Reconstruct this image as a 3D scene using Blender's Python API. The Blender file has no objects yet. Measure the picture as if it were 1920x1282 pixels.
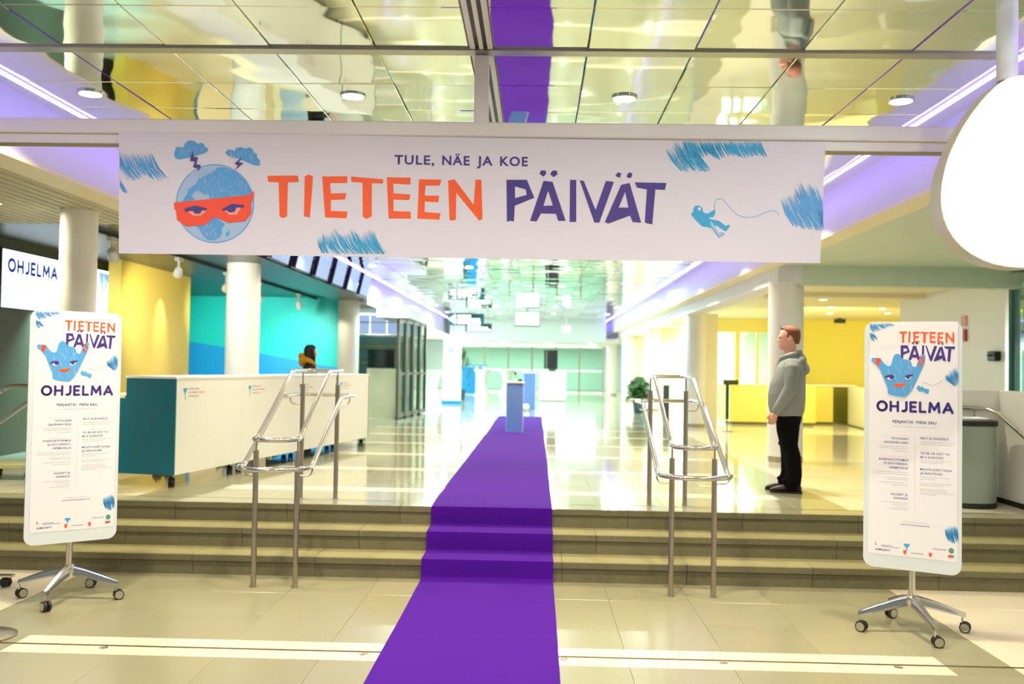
import bpy, bmesh, math, random
from mathutils import Vector, Matrix, Euler
random.seed(7)
SC = bpy.context.scene
COL = SC.collection
PI = math.pi
R = math.radians
UP = 0.495          # height of the upper floor above the lower one
CEIL = 3.6          # main ceiling
SOF = 3.2           # side soffits

# ------------------------------------------------------------------ camera
def v3(*a): return Vector(a)
F = 1750.0
yv = v3(1005-960, 687-641, F).normalized()
ra = R(0.95)
xv = v3(math.cos(ra), math.sin(ra), 0); xv = (xv - yv*xv.dot(yv)).normalized()
zv = xv.cross(yv)
cam = bpy.data.cameras.new('camera'); camo = bpy.data.objects.new('camera', cam); COL.objects.link(camo)
cam.sensor_width = 36; cam.lens = F/1920*36; cam.clip_end = 300; cam.clip_start = 0.05
right = v3(xv[0], yv[0], zv[0]); down = v3(xv[1], yv[1], zv[1]); fwd = v3(xv[2], yv[2], zv[2])
m = Matrix.Identity(4)
for i in range(3):
    m[i][0] = right[i]; m[i][1] = -down[i]; m[i][2] = -fwd[i]
m[0][3], m[1][3], m[2][3] = 0, 0, 1.765
camo.matrix_world = m
cam.dof.use_dof = True; cam.dof.focus_distance = 6.3; cam.dof.aperture_fstop = 1.7
SC.camera = camo
# ------------------------------------------------------------------ world, exposure
w = bpy.data.worlds.new('world'); SC.world = w; w.use_nodes = True
w.node_tree.nodes['Background'].inputs[0].default_value = (0.86, 0.97, 1.0, 1)
w.node_tree.nodes['Background'].inputs[1].default_value = 0.24
SC.view_settings.view_transform = 'Standard'; SC.view_settings.look = 'None'
SC.view_settings.exposure = 0.25; SC.view_settings.gamma = 1; SC.view_settings.use_curve_mapping = False
try:
    SC.cycles.use_denoising = True; SC.cycles.max_bounces = 10; SC.cycles.glossy_bounces = 6; SC.cycles.transparent_max_bounces = 16
    SC.cycles.sample_clamp_indirect = 6
except Exception: pass

def lamp(kind, name, loc, energy, color, rot=(0, 0, 0), size=.2, size_y=None, spot=None, blend=.5, target=None, spread=None):
    l = bpy.data.lights.new(name, kind); l.energy = energy; l.color = color
    o = bpy.data.objects.new(name, l); COL.objects.link(o); o.location = loc
    if kind == 'AREA':
        l.shape = 'DISK' if size_y is None else 'RECTANGLE'; l.size = size
        if size_y: l.size_y = size_y
        if spread: l.spread = spread
    if kind == 'SPOT':
        l.spot_size = spot; l.spot_blend = blend; l.shadow_soft_size = size
    if target is not None:
        o.rotation_euler = (Vector(target)-Vector(loc)).to_track_quat('-Z', 'Y').to_euler()
    else: o.rotation_euler = rot
    return o
WARM = (1, .93, .70); COOL = (.72, .97, 1.0)
DOWN_X = [-3.1, -1.28, .57, 2.43]; DOWN_Y = [2.6, 6.31, 10.0, 13.7, 17.4, 21.1, 24.8, 28.5, 32.2]
for y in DOWN_Y:
    for x in DOWN_X:
        c = WARM if y < 20 else COOL
        lamp('AREA', 'ceiling_lamp', (x, y, CEIL-.03), 64 if y < 4 else (35 if y < 20 else 46), c if y > 4 else (1, .94, .84), size=.16, spread=R(125) if 4 < y < 20 else R(175))
lamp('AREA', 'daylight_left', (-7.7, 36, 2.0), 900, (.74, .96, 1), rot=(0, -PI/2, 0), size=2.4, size_y=18)
lamp('AREA', 'daylight_end', (-.3, 45.4, 2.72), 380, (.74, .98, 1), rot=(R(-35), 0, 0), size=6.5, size_y=.5)
lamp('AREA', 'lobby_beyond_fill', (-.3, 48.6, 2.7), 300, (.86, 1, .97), size=8, size_y=1.2)  # added light so the space beyond the end glass looks bright
lamp('AREA', 'bay_wall_fill', (-6.4, 35, 3.0), 420, (.85, 1, 1), rot=(0, R(50), 0), size=.8, size_y=18)  # added light that whitens the wall outside the left glazing
lamp('AREA', 'yellow_room_lamp', (6.2, 19.5, 2.95), 112, (1, .92, .48), target=(7.0, 24.5, 1.2), size=1.2, size_y=4.0)
lamp('AREA', 'yellow_room_lamp', (9.6, 19.5, 2.95), 128, (1, .92, .48), target=(10.5, 24.5, 1.2), size=1.2, size_y=4.0)
lamp('AREA', 'right_soffit_fill', (4.5, 10.6, SOF-.04), 20, (1, .97, .85), size=.3)  # added fill to brighten the near right pillar, no fixture here
lamp('AREA', 'right_soffit_fill', (5.2, 6.4, SOF-.04), 14, (1, .97, .85), size=.3)  # added fill for the soffit and cross beam, no fixture here
lamp('AREA', 'left_soffit_lamp', (-5.1, 8.6, SOF-.04), 30, (1, .95, .7), size=.2)
lamp('AREA', 'room_behind_glass_lamp', (5.3, 26.3, 2.8), 160, (.8, 1, 1), size=1.5, size_y=2.5)
lamp('AREA', 'far_right_rooms_lamp', (5.2, 34, 2.9), 260, (.95, 1, .85), size=1.5, size_y=14)

# ------------------------------------------------------------------ materials
def lin(h):
    h = h.lstrip('#'); out = []
    for i in (0, 2, 4):
        c = int(h[i:i+2], 16)/255
        out.append(c/12.92 if c <= .04045 else ((c+.055)/1.055)**2.4)
    return out
MATS = {}
def mat(name, hexc, rough=.5, metal=0., spec=.5, emit=0., ecol=None, noise=0., nscale=8., bump=0., bscale=30., bdist=.01, coat=0.):
    if name in MATS: return MATS[name]
    mt = bpy.data.materials.new(name); mt.use_nodes = True
    nt = mt.node_tree; b = nt.nodes['Principled BSDF']
    c = lin(hexc); b.inputs['Base Color'].default_value = (*c, 1)
    b.inputs['Roughness'].default_value = rough; b.inputs['Metallic'].default_value = metal
    b.inputs['Specular IOR Level'].default_value = spec
    b.inputs['Coat Weight'].default_value = coat
    if emit:
        b.inputs['Emission Color'].default_value = (*lin(ecol or hexc), 1); b.inputs['Emission Strength'].default_value = emit
    if noise or bump:
        tc = nt.nodes.new('ShaderNodeTexCoord')
    if noise:
        n = nt.nodes.new('ShaderNodeTexNoise'); n.inputs['Scale'].default_value = nscale; n.inputs['Detail'].default_value = 5
        nt.links.new(tc.outputs['Object'], n.inputs['Vector'])
        mx = nt.nodes.new('ShaderNodeMix'); mx.data_type = 'RGBA'
        mx.inputs[6].default_value = (*[x*(1-noise) for x in c], 1); mx.inputs[7].default_value = (*[min(1, x*(1+noise)) for x in c], 1)
        nt.links.new(n.outputs['Fac'], mx.inputs[0]); nt.links.new(mx.outputs[2], b.inputs['Base Color'])
    if bump:
        n2 = nt.nodes.new('ShaderNodeTexNoise'); n2.inputs['Scale'].default_value = bscale; n2.inputs['Detail'].default_value = 4
        nt.links.new(tc.outputs['Object'], n2.inputs['Vector'])
        bp = nt.nodes.new('ShaderNodeBump'); bp.inputs['Strength'].default_value = bump; bp.inputs['Distance'].default_value = bdist
        nt.links.new(n2.outputs['Fac'], bp.inputs['Height']); nt.links.new(bp.outputs['Normal'], b.inputs['Normal'])
    MATS[name] = mt; return mt
def glass(name, tint, refl=.10):
    mt = bpy.data.materials.new(name); mt.use_nodes = True; nt = mt.node_tree; nt.nodes.clear()
    o = nt.nodes.new('ShaderNodeOutputMaterial'); t = nt.nodes.new('ShaderNodeBsdfTransparent'); g = nt.nodes.new('ShaderNodeBsdfGlossy')
    t.inputs[0].default_value = (*lin(tint), 1); g.inputs['Roughness'].default_value = .02
    f = nt.nodes.new('ShaderNodeLayerWeight'); f.inputs[0].default_value = .12
    mth = nt.nodes.new('ShaderNodeMath'); mth.operation = 'MULTIPLY'; mth.inputs[1].default_value = refl*5; mth.use_clamp = True
    mx = nt.nodes.new('ShaderNodeMixShader')
    nt.links.new(f.outputs['Fresnel'], mth.inputs[0]); nt.links.new(mth.outputs[0], mx.inputs[0])
    nt.links.new(t.outputs[0], mx.inputs[1]); nt.links.new(g.outputs[0], mx.inputs[2]); nt.links.new(mx.outputs[0], o.inputs[0])
    return mt
def tile_mat(name, hexc, rough, var=.07, noise=.06, nscale=40, bump=0.):
    """stone: each piece differs a little (Object Info Random) and carries a fine grain"""
    mt = mat(name, hexc, rough, noise=noise, nscale=nscale, bump=bump, bscale=60, bdist=.004)
    nt = mt.node_tree; b = nt.nodes['Principled BSDF']
    src = b.inputs['Base Color'].links[0].from_socket
    oi = nt.nodes.new('ShaderNodeObjectInfo'); mr = nt.nodes.new('ShaderNodeMapRange')
    mr.inputs['To Min'].default_value = 1-var; mr.inputs['To Max'].default_value = 1+var
    nt.links.new(oi.outputs['Random'], mr.inputs['Value'])
    hs = nt.nodes.new('ShaderNodeHueSaturation'); nt.links.new(mr.outputs[0], hs.inputs['Value'])
    nt.links.new(src, hs.inputs['Color']); nt.links.new(hs.outputs[0], b.inputs['Base Color'])
    return mt
def mirror_panel():
    mt = mat('polished_ceiling_panel', '#F5F4EE', .035, 1.0)
    nt = mt.node_tree; b = nt.nodes['Principled BSDF']
    tc = nt.nodes.new('ShaderNodeNewGeometry')
    mp = nt.nodes.new('ShaderNodeMapping'); mp.inputs['Scale'].default_value = (1.0, 1.7, 1)
    n = nt.nodes.new('ShaderNodeTexNoise'); n.inputs['Scale'].default_value = 1.25; n.inputs['Detail'].default_value = .6; n.inputs['Roughness'].default_value = .35
    bp = nt.nodes.new('ShaderNodeBump'); bp.inputs['Strength'].default_value = 1.0; bp.inputs['Distance'].default_value = .0085
    nt.links.new(tc.outputs['Position'], mp.inputs['Vector']); nt.links.new(mp.outputs[0], n.inputs['Vector'])
    nt.links.new(n.outputs['Fac'], bp.inputs['Height']); nt.links.new(bp.outputs['Normal'], b.inputs['Normal'])
    return mt

M_STONE = tile_mat('grey_green_floor_stone', '#979070', .24, .05, .07, 55)
M_STONE2 = tile_mat('upper_floor_stone', '#AAA686', .08, .04, .06, 55)
M_WSTONE = tile_mat('cream_floor_stone', '#DDD0B4', .2, .04, .03, 40)
M_WSTONE2 = tile_mat('upper_cream_stone', '#EADFC4', .08, .03, .03, 40)
M_GROUT = mat('floor_grout', '#968D6A', .6)
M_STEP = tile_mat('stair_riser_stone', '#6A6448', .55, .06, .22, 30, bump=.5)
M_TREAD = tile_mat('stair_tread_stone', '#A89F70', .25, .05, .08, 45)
M_MIRROR = mirror_panel()
M_VOID = mat('ceiling_void', '#8A8876', .6)
M_WHITE = mat('white_paint', '#EDECE4', .45)
M_FRAME = mat('white_lacquer_metal', '#F0EAE2', .35)
M_FASCIA = mat('fascia_paint', '#E4E2EC', .5)
M_SOFFIT = mat('soffit_paint', '#CDD9C4', .5)
M_SOFFITL = mat('left_soffit_paint', '#C4BC9C', .5)
M_CREAM = mat('cream_paint', '#F2E8C4', .5)
M_DARK = mat('dark_ceiling', '#3F4138', .35)
M_BLACK = mat('black_metal', '#0B0B0C', .4)
M_RUB = mat('black_rubber', '#141414', .5)
M_CHROME = mat('polished_steel', '#D8D6D0', .12, 1.0)
M_BRUSH = mat('brushed_steel', '#B5AC9C', .28, 1.0)
M_ALU = mat('cast_aluminium', '#D2D0CA', .16, 1.0)
M_CARPET = mat('purple_carpet', '#470D86', .9, spec=.1, noise=.10, nscale=5, bump=.35, bscale=400, bdist=.002)
_b = M_CARPET.node_tree.nodes['Principled BSDF']; _b.inputs['Sheen Weight'].default_value = .22; _b.inputs['Sheen Roughness'].default_value = .35; _b.inputs['Sheen Tint'].default_value = (.55, .35, 1, 1)
M_BANNER = mat('banner_fabric', '#E7E0E6', .55, noise=.015, nscale=3)
M_PAPER = mat('poster_paper', '#EFECEE', .35)
M_PANEL = mat('frosted_acrylic', '#DCE3E4', .25)
M_ORANGE = mat('print_orange', '#FF5B12', .5)
M_MASK = mat('print_red_orange', '#FF4A20', .5)
M_PURP = mat('print_purple', '#432C86', .5)
M_BLUE = mat('print_blue', '#55A4E0', .5)
M_BLUE2 = mat('print_turquoise_blue', '#38A9DA', .5)
M_LBLUE = mat('print_light_blue', '#A9C6E2', .5)
M_PEACH = mat('print_peach', '#F7A78F', .5)
M_PWHITE = mat('print_white', '#F4F3F5', .5)
M_GREY = mat('print_grey', '#A6A3A6', .6)
M_TEAL = mat('teal_laminate', '#04697A', .4)
M_TEALW = mat('turquoise_wall', '#0FC4B8', .5)
M_BLUEW = mat('blue_wall', '#0A93CE', .5)
M_YELW = mat('yellow_wall_panel', '#FBDC62', .38)
M_YELR = mat('yellow_room_paint', '#EFDC55', .45)
M_YELCTR = mat('yellow_counter', '#F2DC6A', .3)
M_LED = mat('violet_led', '#FFFFFF', emit=10, ecol='#8B6CFF')
M_LAMP = mat('lamp_diffuser', '#FFFFFF', emit=9.0, ecol='#FFF8E0')
M_SCREEN = mat('screen_white', '#FFFFFF', emit=1.6, ecol='#DDF2FF')
M_SCRBLUE = mat('screen_blue_white', '#5C6C96', emit=.62, ecol='#B4CDFA')
M_INK = mat('screen_ink', '#2A3AA8', .5, emit=.25, ecol='#3148C8')
M_INK2 = mat('screen_ink_light', '#7FA6D8', .5, emit=.6, ecol='#8FB6E4')
M_GLOW = mat('light_box_face', '#FFFFFF', emit=3.2, ecol='#E4FCFF')
M_SIDE = mat('light_box_side', '#C9C2AE', .3)
M_GLASS = glass('clear_glass', '#F6FBF8', .10)
M_GLASSG = glass('green_tint_glass', '#E4F5EC', .08)
M_DGLASS = mat('dark_glass', '#4B4A2A', .08)
M_SKIN = mat('skin', '#E8AE93', .5)
M_HOOD = mat('grey_sweatshirt', '#8F948F', .9, spec=.15, noise=.06, nscale=25, bump=.2, bscale=120, bdist=.003)
M_JEANS = mat('black_denim', '#08080A', .9, spec=.15)
M_SHOE = mat('brown_leather', '#3A211B', .3)
M_HAIR = mat('ginger_brown_hair', '#7E4830', .7, noise=.3, nscale=60)
M_DHAIR = mat('dark_brown_hair', '#140A06', .6)
M_FUR = mat('ochre_fur', '#B8841A', .95, noise=.35, nscale=40)
M_PBLUE = mat('pedestal_blue', '#6F93D6', .4)
M_LEAF = mat('plant_leaf', '#2E5A22', .5, noise=.3, nscale=10)
M_POT = mat('plant_pot', '#2C5560', .4)
M_BIN = mat('bin_grey_green_metal', '#8C9A8F', .3, .3)
M_RED = mat('red_alarm', '#B8323A', .4)
M_SBLUE = mat('strong_blue', '#0E8FDA', .4)
M_STRETCH = mat('white_stretch_cloth', '#F4F6F6', .7)
M_SIGN = mat('sign_black', '#0D3B42', .3)
M_SIGNL = mat('sign_lit', '#FFFFFF', emit=2.2, ecol='#E9FFFA')
M_EXIT = mat('exit_lit', '#FFFFFF', emit=2.0, ecol='#A8FFCB')
M_VIOLET = mat('violet_display', '#5A2CC0', .4, emit=.25, ecol='#5A35D0')
M_TEALD = mat('teal_display', '#1FA79A', .4, emit=.3, ecol='#5FD8C8')
M_PURSIDE = mat('monitor_case', '#1B0F3A', .4)
M_WATER = mat('bulkhead_paint', '#DCEEEE', .4)

# ------------------------------------------------------------------ mesh builder
class MB:
    def __init__(s): s.v = []; s.f = []; s.mi = []; s.cur = 0
    def add(s, vs, fs):
        o = len(s.v); s.v += [tuple(p) for p in vs]
        for f in fs: s.f.append([i+o for i in f]); s.mi.append(s.cur)
        return s
    def box(s, a, b, M=None):
        (x0, y0, z0), (x1, y1, z1) = a, b
        vs = [Vector(p) for p in ((x0, y0, z0), (x1, y0, z0), (x1, y1, z0), (x0, y1, z0), (x0, y0, z1), (x1, y0, z1), (x1, y1, z1), (x0, y1, z1))]
        if M: vs = [M @ p for p in vs]
        return s.add(vs, [(0, 3, 2, 1), (4, 5, 6, 7), (0, 1, 5, 4), (1, 2, 6, 5), (2, 3, 7, 6), (3, 0, 4, 7)])
    def rbox(s, a, b, r):
        """box with chamfered vertical and horizontal edges"""
        (x0, y0, z0), (x1, y1, z1) = a, b
        rings = []
        for z, k in ((z0, r), (z0+r, 0), (z1-r, 0), (z1, r)):
            rings.append([(x0+r+k*0, y0+k, z), (x1-r, y0+k, z), (x1-k, y0+r, z), (x1-k, y1-r, z), (x1-r, y1-k, z), (x0+r, y1-k, z), (x0+k, y1-r, z), (x0+k, y0+r, z)])
        return s.loft(rings)
    def loft(s, rings, cap=True, closed=False):
        n = len(rings[0]); vs = [p for r in rings for p in r]; fs = []
        k = len(rings)
        for i in range(k if closed else k-1):
            a, b = i*n, ((i+1) % k)*n
            for j in range(n):
                j2 = (j+1) % n; fs.append((a+j, a+j2, b+j2, b+j))
        if cap and not closed:
            fs.append(tuple(reversed(range(n)))); fs.append(tuple((k-1)*n+j for j in range(n)))
        return s.add(vs, fs)
    def cyl(s, p0, p1, r0, r1=None, n=16):
        return s.tube([p0, p1], [r0, r0 if r1 is None else r1], n)
    def tube(s, path, r, n=10, closed=False):
        P = [Vector(p) for p in path]; k = len(P)
        rs = r if isinstance(r, (list, tuple)) else [r]*k
        rings = []; nrm = None
        for i in range(k):
            if closed: t = P[(i+1) % k]-P[i-1]
            else: t = P[min(i+1, k-1)]-P[max(i-1, 0)]
            t.normalize()
            if nrm is None:
                ref = Vector((0, 0, 1)) if abs(t.z) < .9 else Vector((1, 0, 0))
                nrm = (ref-t*ref.dot(t)).normalized()
            else:
                nrm = nrm-t*nrm.dot(t); nrm.normalize()
            b = t.cross(nrm)
            rings.append([P[i]+nrm*rs[i]*math.cos(2*PI*j/n)+b*rs[i]*math.sin(2*PI*j/n) for j in range(n)])
        return s.loft(rings, True, closed)
    def lathe(s, prof, c=(0, 0, 0), n=20):
        rings = [[(c[0]+r*math.cos(2*PI*j/n), c[1]+r*math.sin(2*PI*j/n), c[2]+z) for j in range(n)] for r, z in prof]
        return s.loft(rings)
    def ell(s, c, r, n=14, m_=9, M=None):
        rings = []
        for i in range(m_+1):
            a = -PI/2+PI*(i+.001)/(m_+.002); ring = []
            for j in range(n):
                p = Vector((r[0]*math.cos(a)*math.cos(2*PI*j/n), r[1]*math.cos(a)*math.sin(2*PI*j/n), r[2]*math.sin(a)))
                if M: p = M @ p
                ring.append(p+Vector(c))
            rings.append(ring)
        return s.loft(rings)
    def poly(s, pts, y=0., holes=()):
        """flat polygon in the XZ plane facing -Y (ear clipping by tessellate)"""
        from mathutils.geometry import tessellate_polygon
        loops = [[Vector((p[0], p[1], 0)) for p in L] for L in [pts, *holes]]
        tris = tessellate_polygon(loops); flat = [p for L in loops for p in L]
        vs = [(p.x, y, p.y) for p in flat]; fs = []
        for t in tris:
            a, b, c = (flat[i] for i in t)
            ar = (b.x-a.x)*(c.y-a.y)-(c.x-a.x)*(b.y-a.y)
            fs.append(tuple(t) if ar > 0 else (t[0], t[2], t[1]))
        return s.add(vs, fs)
    def prism(s, pts, y0, y1):
        n = len(pts); a = sum(pts[i][0]*pts[(i+1) % n][1]-pts[(i+1) % n][0]*pts[i][1] for i in range(n))
        if a < 0: pts = pts[::-1]
        s.add([(p[0], y0, p[1]) for p in pts]+[(p[0], y1, p[1]) for p in pts],
              [tuple(range(n)), tuple(reversed(range(n, 2*n)))]+[(i, i+n, (i+1) % n+n, (i+1) % n) for i in range(n)])
        return s
    def build(s, name, mats, parent=None, loc=None, rotz=0., smooth=False, auto=35):
        me = bpy.data.meshes.new(name); me.from_pydata(s.v, [], s.f)
        mats = mats if isinstance(mats, (list, tuple)) else [mats]
        for x in mats: me.materials.append(x)
        if any(s.mi): me.polygons.foreach_set('material_index', s.mi)
        if smooth:
            me.polygons.foreach_set('use_smooth', [True]*len(s.f))
            me.update()
            try: me.set_sharp_from_angle(angle=R(auto))
            except Exception: pass
        me.update()
        o = bpy.data.objects.new(name, me); COL.objects.link(o)
        if parent: o.parent = parent
        if loc: o.location = loc
        if rotz: o.rotation_euler = (0, 0, rotz)
        return o
def thing(name, label, cat, loc=(0, 0, 0), rotz=0, group=None):
    o = bpy.data.objects.new(name, None); COL.objects.link(o); o.location = loc; o.rotation_euler = (0, 0, rotz)
    o.empty_display_size = .2
    return tag(o, label, cat, group)
def tag(o, label, cat, group=None):
    o['label'] = label; o['category'] = cat
    if group: o['group'] = group
    return o
def struct(o): o['kind'] = 'structure'; return o
def sbox(name, a, b, mt, parent=None):
    o = MB().box(a, b).build(name, mt, parent)
    return o if parent else struct(o)
def copy_tree(o, parent=None):
    c = o.copy(); COL.objects.link(c)
    if parent: c.parent = parent
    for ch in [x for x in o.children]: copy_tree(ch, c)
    return c
def text_obj(s, x0, x1, z0, cap, y, mt, parent, name='lettering', bold=0., align='FIT', spacing=1.0):
    """flat lettering in the XZ plane facing -Y, fitted between x0 and x1 (or starting / ending there)"""
    cu = bpy.data.curves.new('t', 'FONT'); cu.body = s; cu.size = 1; cu.space_character = spacing; cu.offset = bold; cu.resolution_u = 3
    ob = bpy.data.objects.new('t', cu)
    me = bpy.data.meshes.new_from_object(ob)
    bpy.data.objects.remove(ob); bpy.data.curves.remove(cu)
    xs = [v.co.x for v in me.vertices]
    if not xs: return None
    a, b = min(xs), max(xs); sc = cap/.70
    sx = (x1-x0)/(b-a) if align == 'FIT' else sc
    off = x0-a*sx if align in ('FIT', 'L') else x1-b*sx
    for v in me.vertices: v.co = Vector((v.co.x*sx+off, y, z0+v.co.y*sc))
    me.name = name; me.materials.append(mt); me.update()
    o = bpy.data.objects.new(name, me); COL.objects.link(o)
    if parent: o.parent = parent
    return o
def scribble(mb, x0, x1, top, bot, slant, y, n, th, seed, xlim=None):
    """pencil hatching: slanted pointed strokes between two uneven envelopes"""
    rr = random.Random(seed)
    for i in range(n):
        t = (i+rr.uniform(-.3, .3))/n; x = x0+(x1-x0)*t
        zt = top(t)+rr.uniform(-1, 1)*.012*abs(top(t)-bot(t))*8; zb = bot(t)+rr.uniform(-1, 1)*.09*abs(top(t)-bot(t))
        sl = slant*(zt-zb)*rr.uniform(.85, 1.15); wd = th*rr.uniform(.6, 1.5)
        pts = [(x-wd*.3, zt), (x+sl*.45+wd, (zt+zb)/2+.0), (x+sl+wd*.4, zb), (x+sl-wd*.2, zb+.002), (x+sl*.45-wd, (zt+zb)/2)]
        if xlim: pts = [(min(max(p[0], xlim[0]), xlim[1]), p[1]) for p in pts]
        mb.poly(pts, y)

GLYPH = {'O': (.92, [[(.46+.46*math.cos(2*PI*i/28), .5+.5*math.sin(2*PI*i/28)) for i in range(29)]]),
         'H': (.72, [[(0, 0), (0, 1)], [(.72, 0), (.72, 1)], [(0, .5), (.72, .5)]]),
         'J': (.44, [[(.44, 1), (.44, .28), (.38, .1), (.24, .0), (.06, .02)]]),
         'E': (.52, [[(.52, 1), (0, 1), (0, 0), (.52, 0)], [(0, .5), (.45, .5)]]),
         'L': (.5, [[(0, 1), (0, 0), (.5, 0)]]),
         'M': (.95, [[(0, 0), (.08, 1), (.475, .25), (.87, 1), (.95, 0)]]),
         'A': (.85, [[(0, 0), (.425, 1), (.85, 0)], [(.14, .3), (.71, .3)]])}
def stroke_word(word, x0, x1, z0, cap, t, emit):
    """heavy round-ended sans lettering; emit(polygons) is called once per letter"""
    gap = .42; tot = sum(GLYPH[c][0] for c in word)+gap*(len(word)-1)
    sx = (x1-x0-t)/tot; sz = cap-t; x = x0+t/2
    for c in word:
        wd, lines = GLYPH[c]; out = []
        for ln in lines:
            pts = [(x+px*sx, z0+t/2+pz*sz) for px, pz in ln]
            for (ax, az), (bx_, bz) in zip(pts, pts[1:]):
                L = math.hypot(bx_-ax, bz-az); nx_, nz_ = -(bz-az)/L*t/2, (bx_-ax)/L*t/2
                out.append([(ax+nx_, az+nz_), (ax-nx_, az-nz_), (bx_-nx_, bz-nz_), (bx_+nx_, bz+nz_)])
            for q in pts if len(pts) < 10 else pts[::1]: out.append([(q[0]+t/2*math.cos(PI/5*i), q[1]+t/2*math.sin(PI/5*i)) for i in range(10)])
        emit(out); x += (wd+gap)*sx
# ------------------------------------------------------------------ floors
XL, XR = -7.0, 6.55
lower = sbox('floor', (XL, -2.0, -.12), (4.62, 7.9, -.006), M_GROUT)
TP = .615; G = .0014; SX0 = -.345
def tile_mesh(name, wx, wy, mt, h=.006):
    b = .0015
    mb = MB(); mb.loft([[(0, 0, -h), (wx, 0, -h), (wx, wy, -h), (0, wy, -h)], [(0, 0, -b), (wx, 0, -b), (wx, wy, -b), (0, wy, -b)],
                        [(b, b, 0), (wx-b, b, 0), (wx-b, wy-b, 0), (b, wy-b, 0)]])
    me = bpy.data.meshes.new(name); me.from_pydata(mb.v, [], mb.f); me.materials.append(mt); return me
TM = {}
def put_tile(name, x0, x1, y0, y1, z, mt, parent):
    k = (round(x1-x0, 3), round(y1-y0, 3), mt.name)
    if k not in TM: TM[k] = tile_mesh(name, x1-x0-G, y1-y0-G, mt)
    o = bpy.data.objects.new(name, TM[k]); COL.objects.link(o); o.parent = parent; o.location = (x0+G/2, y0+G/2, z)
    return o
def cols(x0, x1, grey0, grey1):
    """column cuts of the floor: stone pitch with extra cuts where grey meets cream"""
    c = [SX0+.31+TP*k for k in range(-14, 14)]
    c = [x for x in c if x0 < x < x1]+[x0, x1, grey0, grey1]
    c = sorted(set(round(x, 3) for x in c)); out = [c[0]]
    for x in c[1:]:
        if x-out[-1] > .06: out.append(x)
        elif x in (round(grey0, 3), round(grey1, 3), x1): out[-1] = x
    return out
GL, GR = -3.72, 2.9
cl = cols(-5.5, 4.6, GL, GR)
rows_low = [3.74, 4.355, 4.97, 5.57]
for r0, r1 in [(4.355, 4.97), (4.97, 5.575), (5.925, 6.54), (6.54, 7.155), (7.155, 7.722)]:
    for a, b in zip(cl, cl[1:]):
        mid = (a+b)/2
        put_tile('tile', a, b, r0, r1, 0, M_STONE if GL < mid < GR else M_WSTONE, lower)
# band of small cream stones with a metal rail groove
bx = [GL, -3.2]+[-3.2+.3167*k for k in range(1, 19)]+[GR]
for i, (a, b) in enumerate(zip(bx, bx[1:])):
    edge = i in (0, len(bx)-2)
    put_tile('tile', a, b, 5.575, 5.735, 0, M_STONE if edge else M_WSTONE, lower)
    put_tile('tile', a, b, 5.765, 5.925, 0, M_STONE if edge else M_WSTONE, lower)
for a, b in ((-5.5, GL), (GR, 4.6)):
    for r0, r1 in ((5.575, 5.735), (5.765, 5.925)): put_tile('tile', a, b, r0, r1, 0, M_WSTONE, lower)
MB().box((-5.5, 5.738, -.006), (4.6, 5.748, -.001)).box((-5.5, 5.753, -.006), (4.6, 5.762, -.001)).build('track_groove', mat('track_brass', '#8A6A2C', .35, .8), lower)
for x in (-2.62, -1.02, .2, 1.16, 2.2):
    MB().lathe([(.026, 0), (.026, .002), (.02, .003), (.012, .001)], (x, 5.70, 0), 14).build('floor_socket', M_BRUSH, lower)

upper = sbox('floor', (-9.0, 8.75, UP-.2), (13.5, 52.0, UP-.006), M_GROUT)
cu = cols(-7.0, 6.5, GL, GR)
BANDS = [9.3+1.88*k for k in range(20)]
ys = [8.66, 9.3, 9.6, 10.25, 10.86, 11.18, 11.48, 12.09]
GLu, GRu = GL, GR-.06
for r0, r1 in zip(ys, ys[1:]):
    band = any(abs(r0-b) < .02 for b in BANDS)
    for a, b in zip(cu, cu[1:]):
        mid = (a+b)/2; grey = GL < mid < GR
        if band and grey and -3.2 < mid < 2.6: mt = M_WSTONE2
        else: mt = M_STONE2 if grey else M_WSTONE2
        put_tile('tile', a, b, r0, r1, UP, mt, upper)
# beyond the tiles that can be told apart: slabs of stone by colour
o = MB().box((GL, 12.09, UP-.006), (GR, 50, UP)).build('stone_field', M_STONE2, upper); o['kind'] = 'stuff'
o = MB().box((-9, 12.09, UP-.006), (GL-.002, 50, UP)).box((GR+.002, 12.09, UP-.006), (13.4, 50, UP)).box((6.5, 8.7, UP-.006), (13.4, 12.085, UP)).build('cream_field', M_WSTONE2, upper); o['kind'] = 'stuff'
for b in BANDS:
    if b > 12: MB().box((-3.2, b, UP), (2.5, b+.3, UP+.0012)).build('cream_band', M_WSTONE2, upper)

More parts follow.
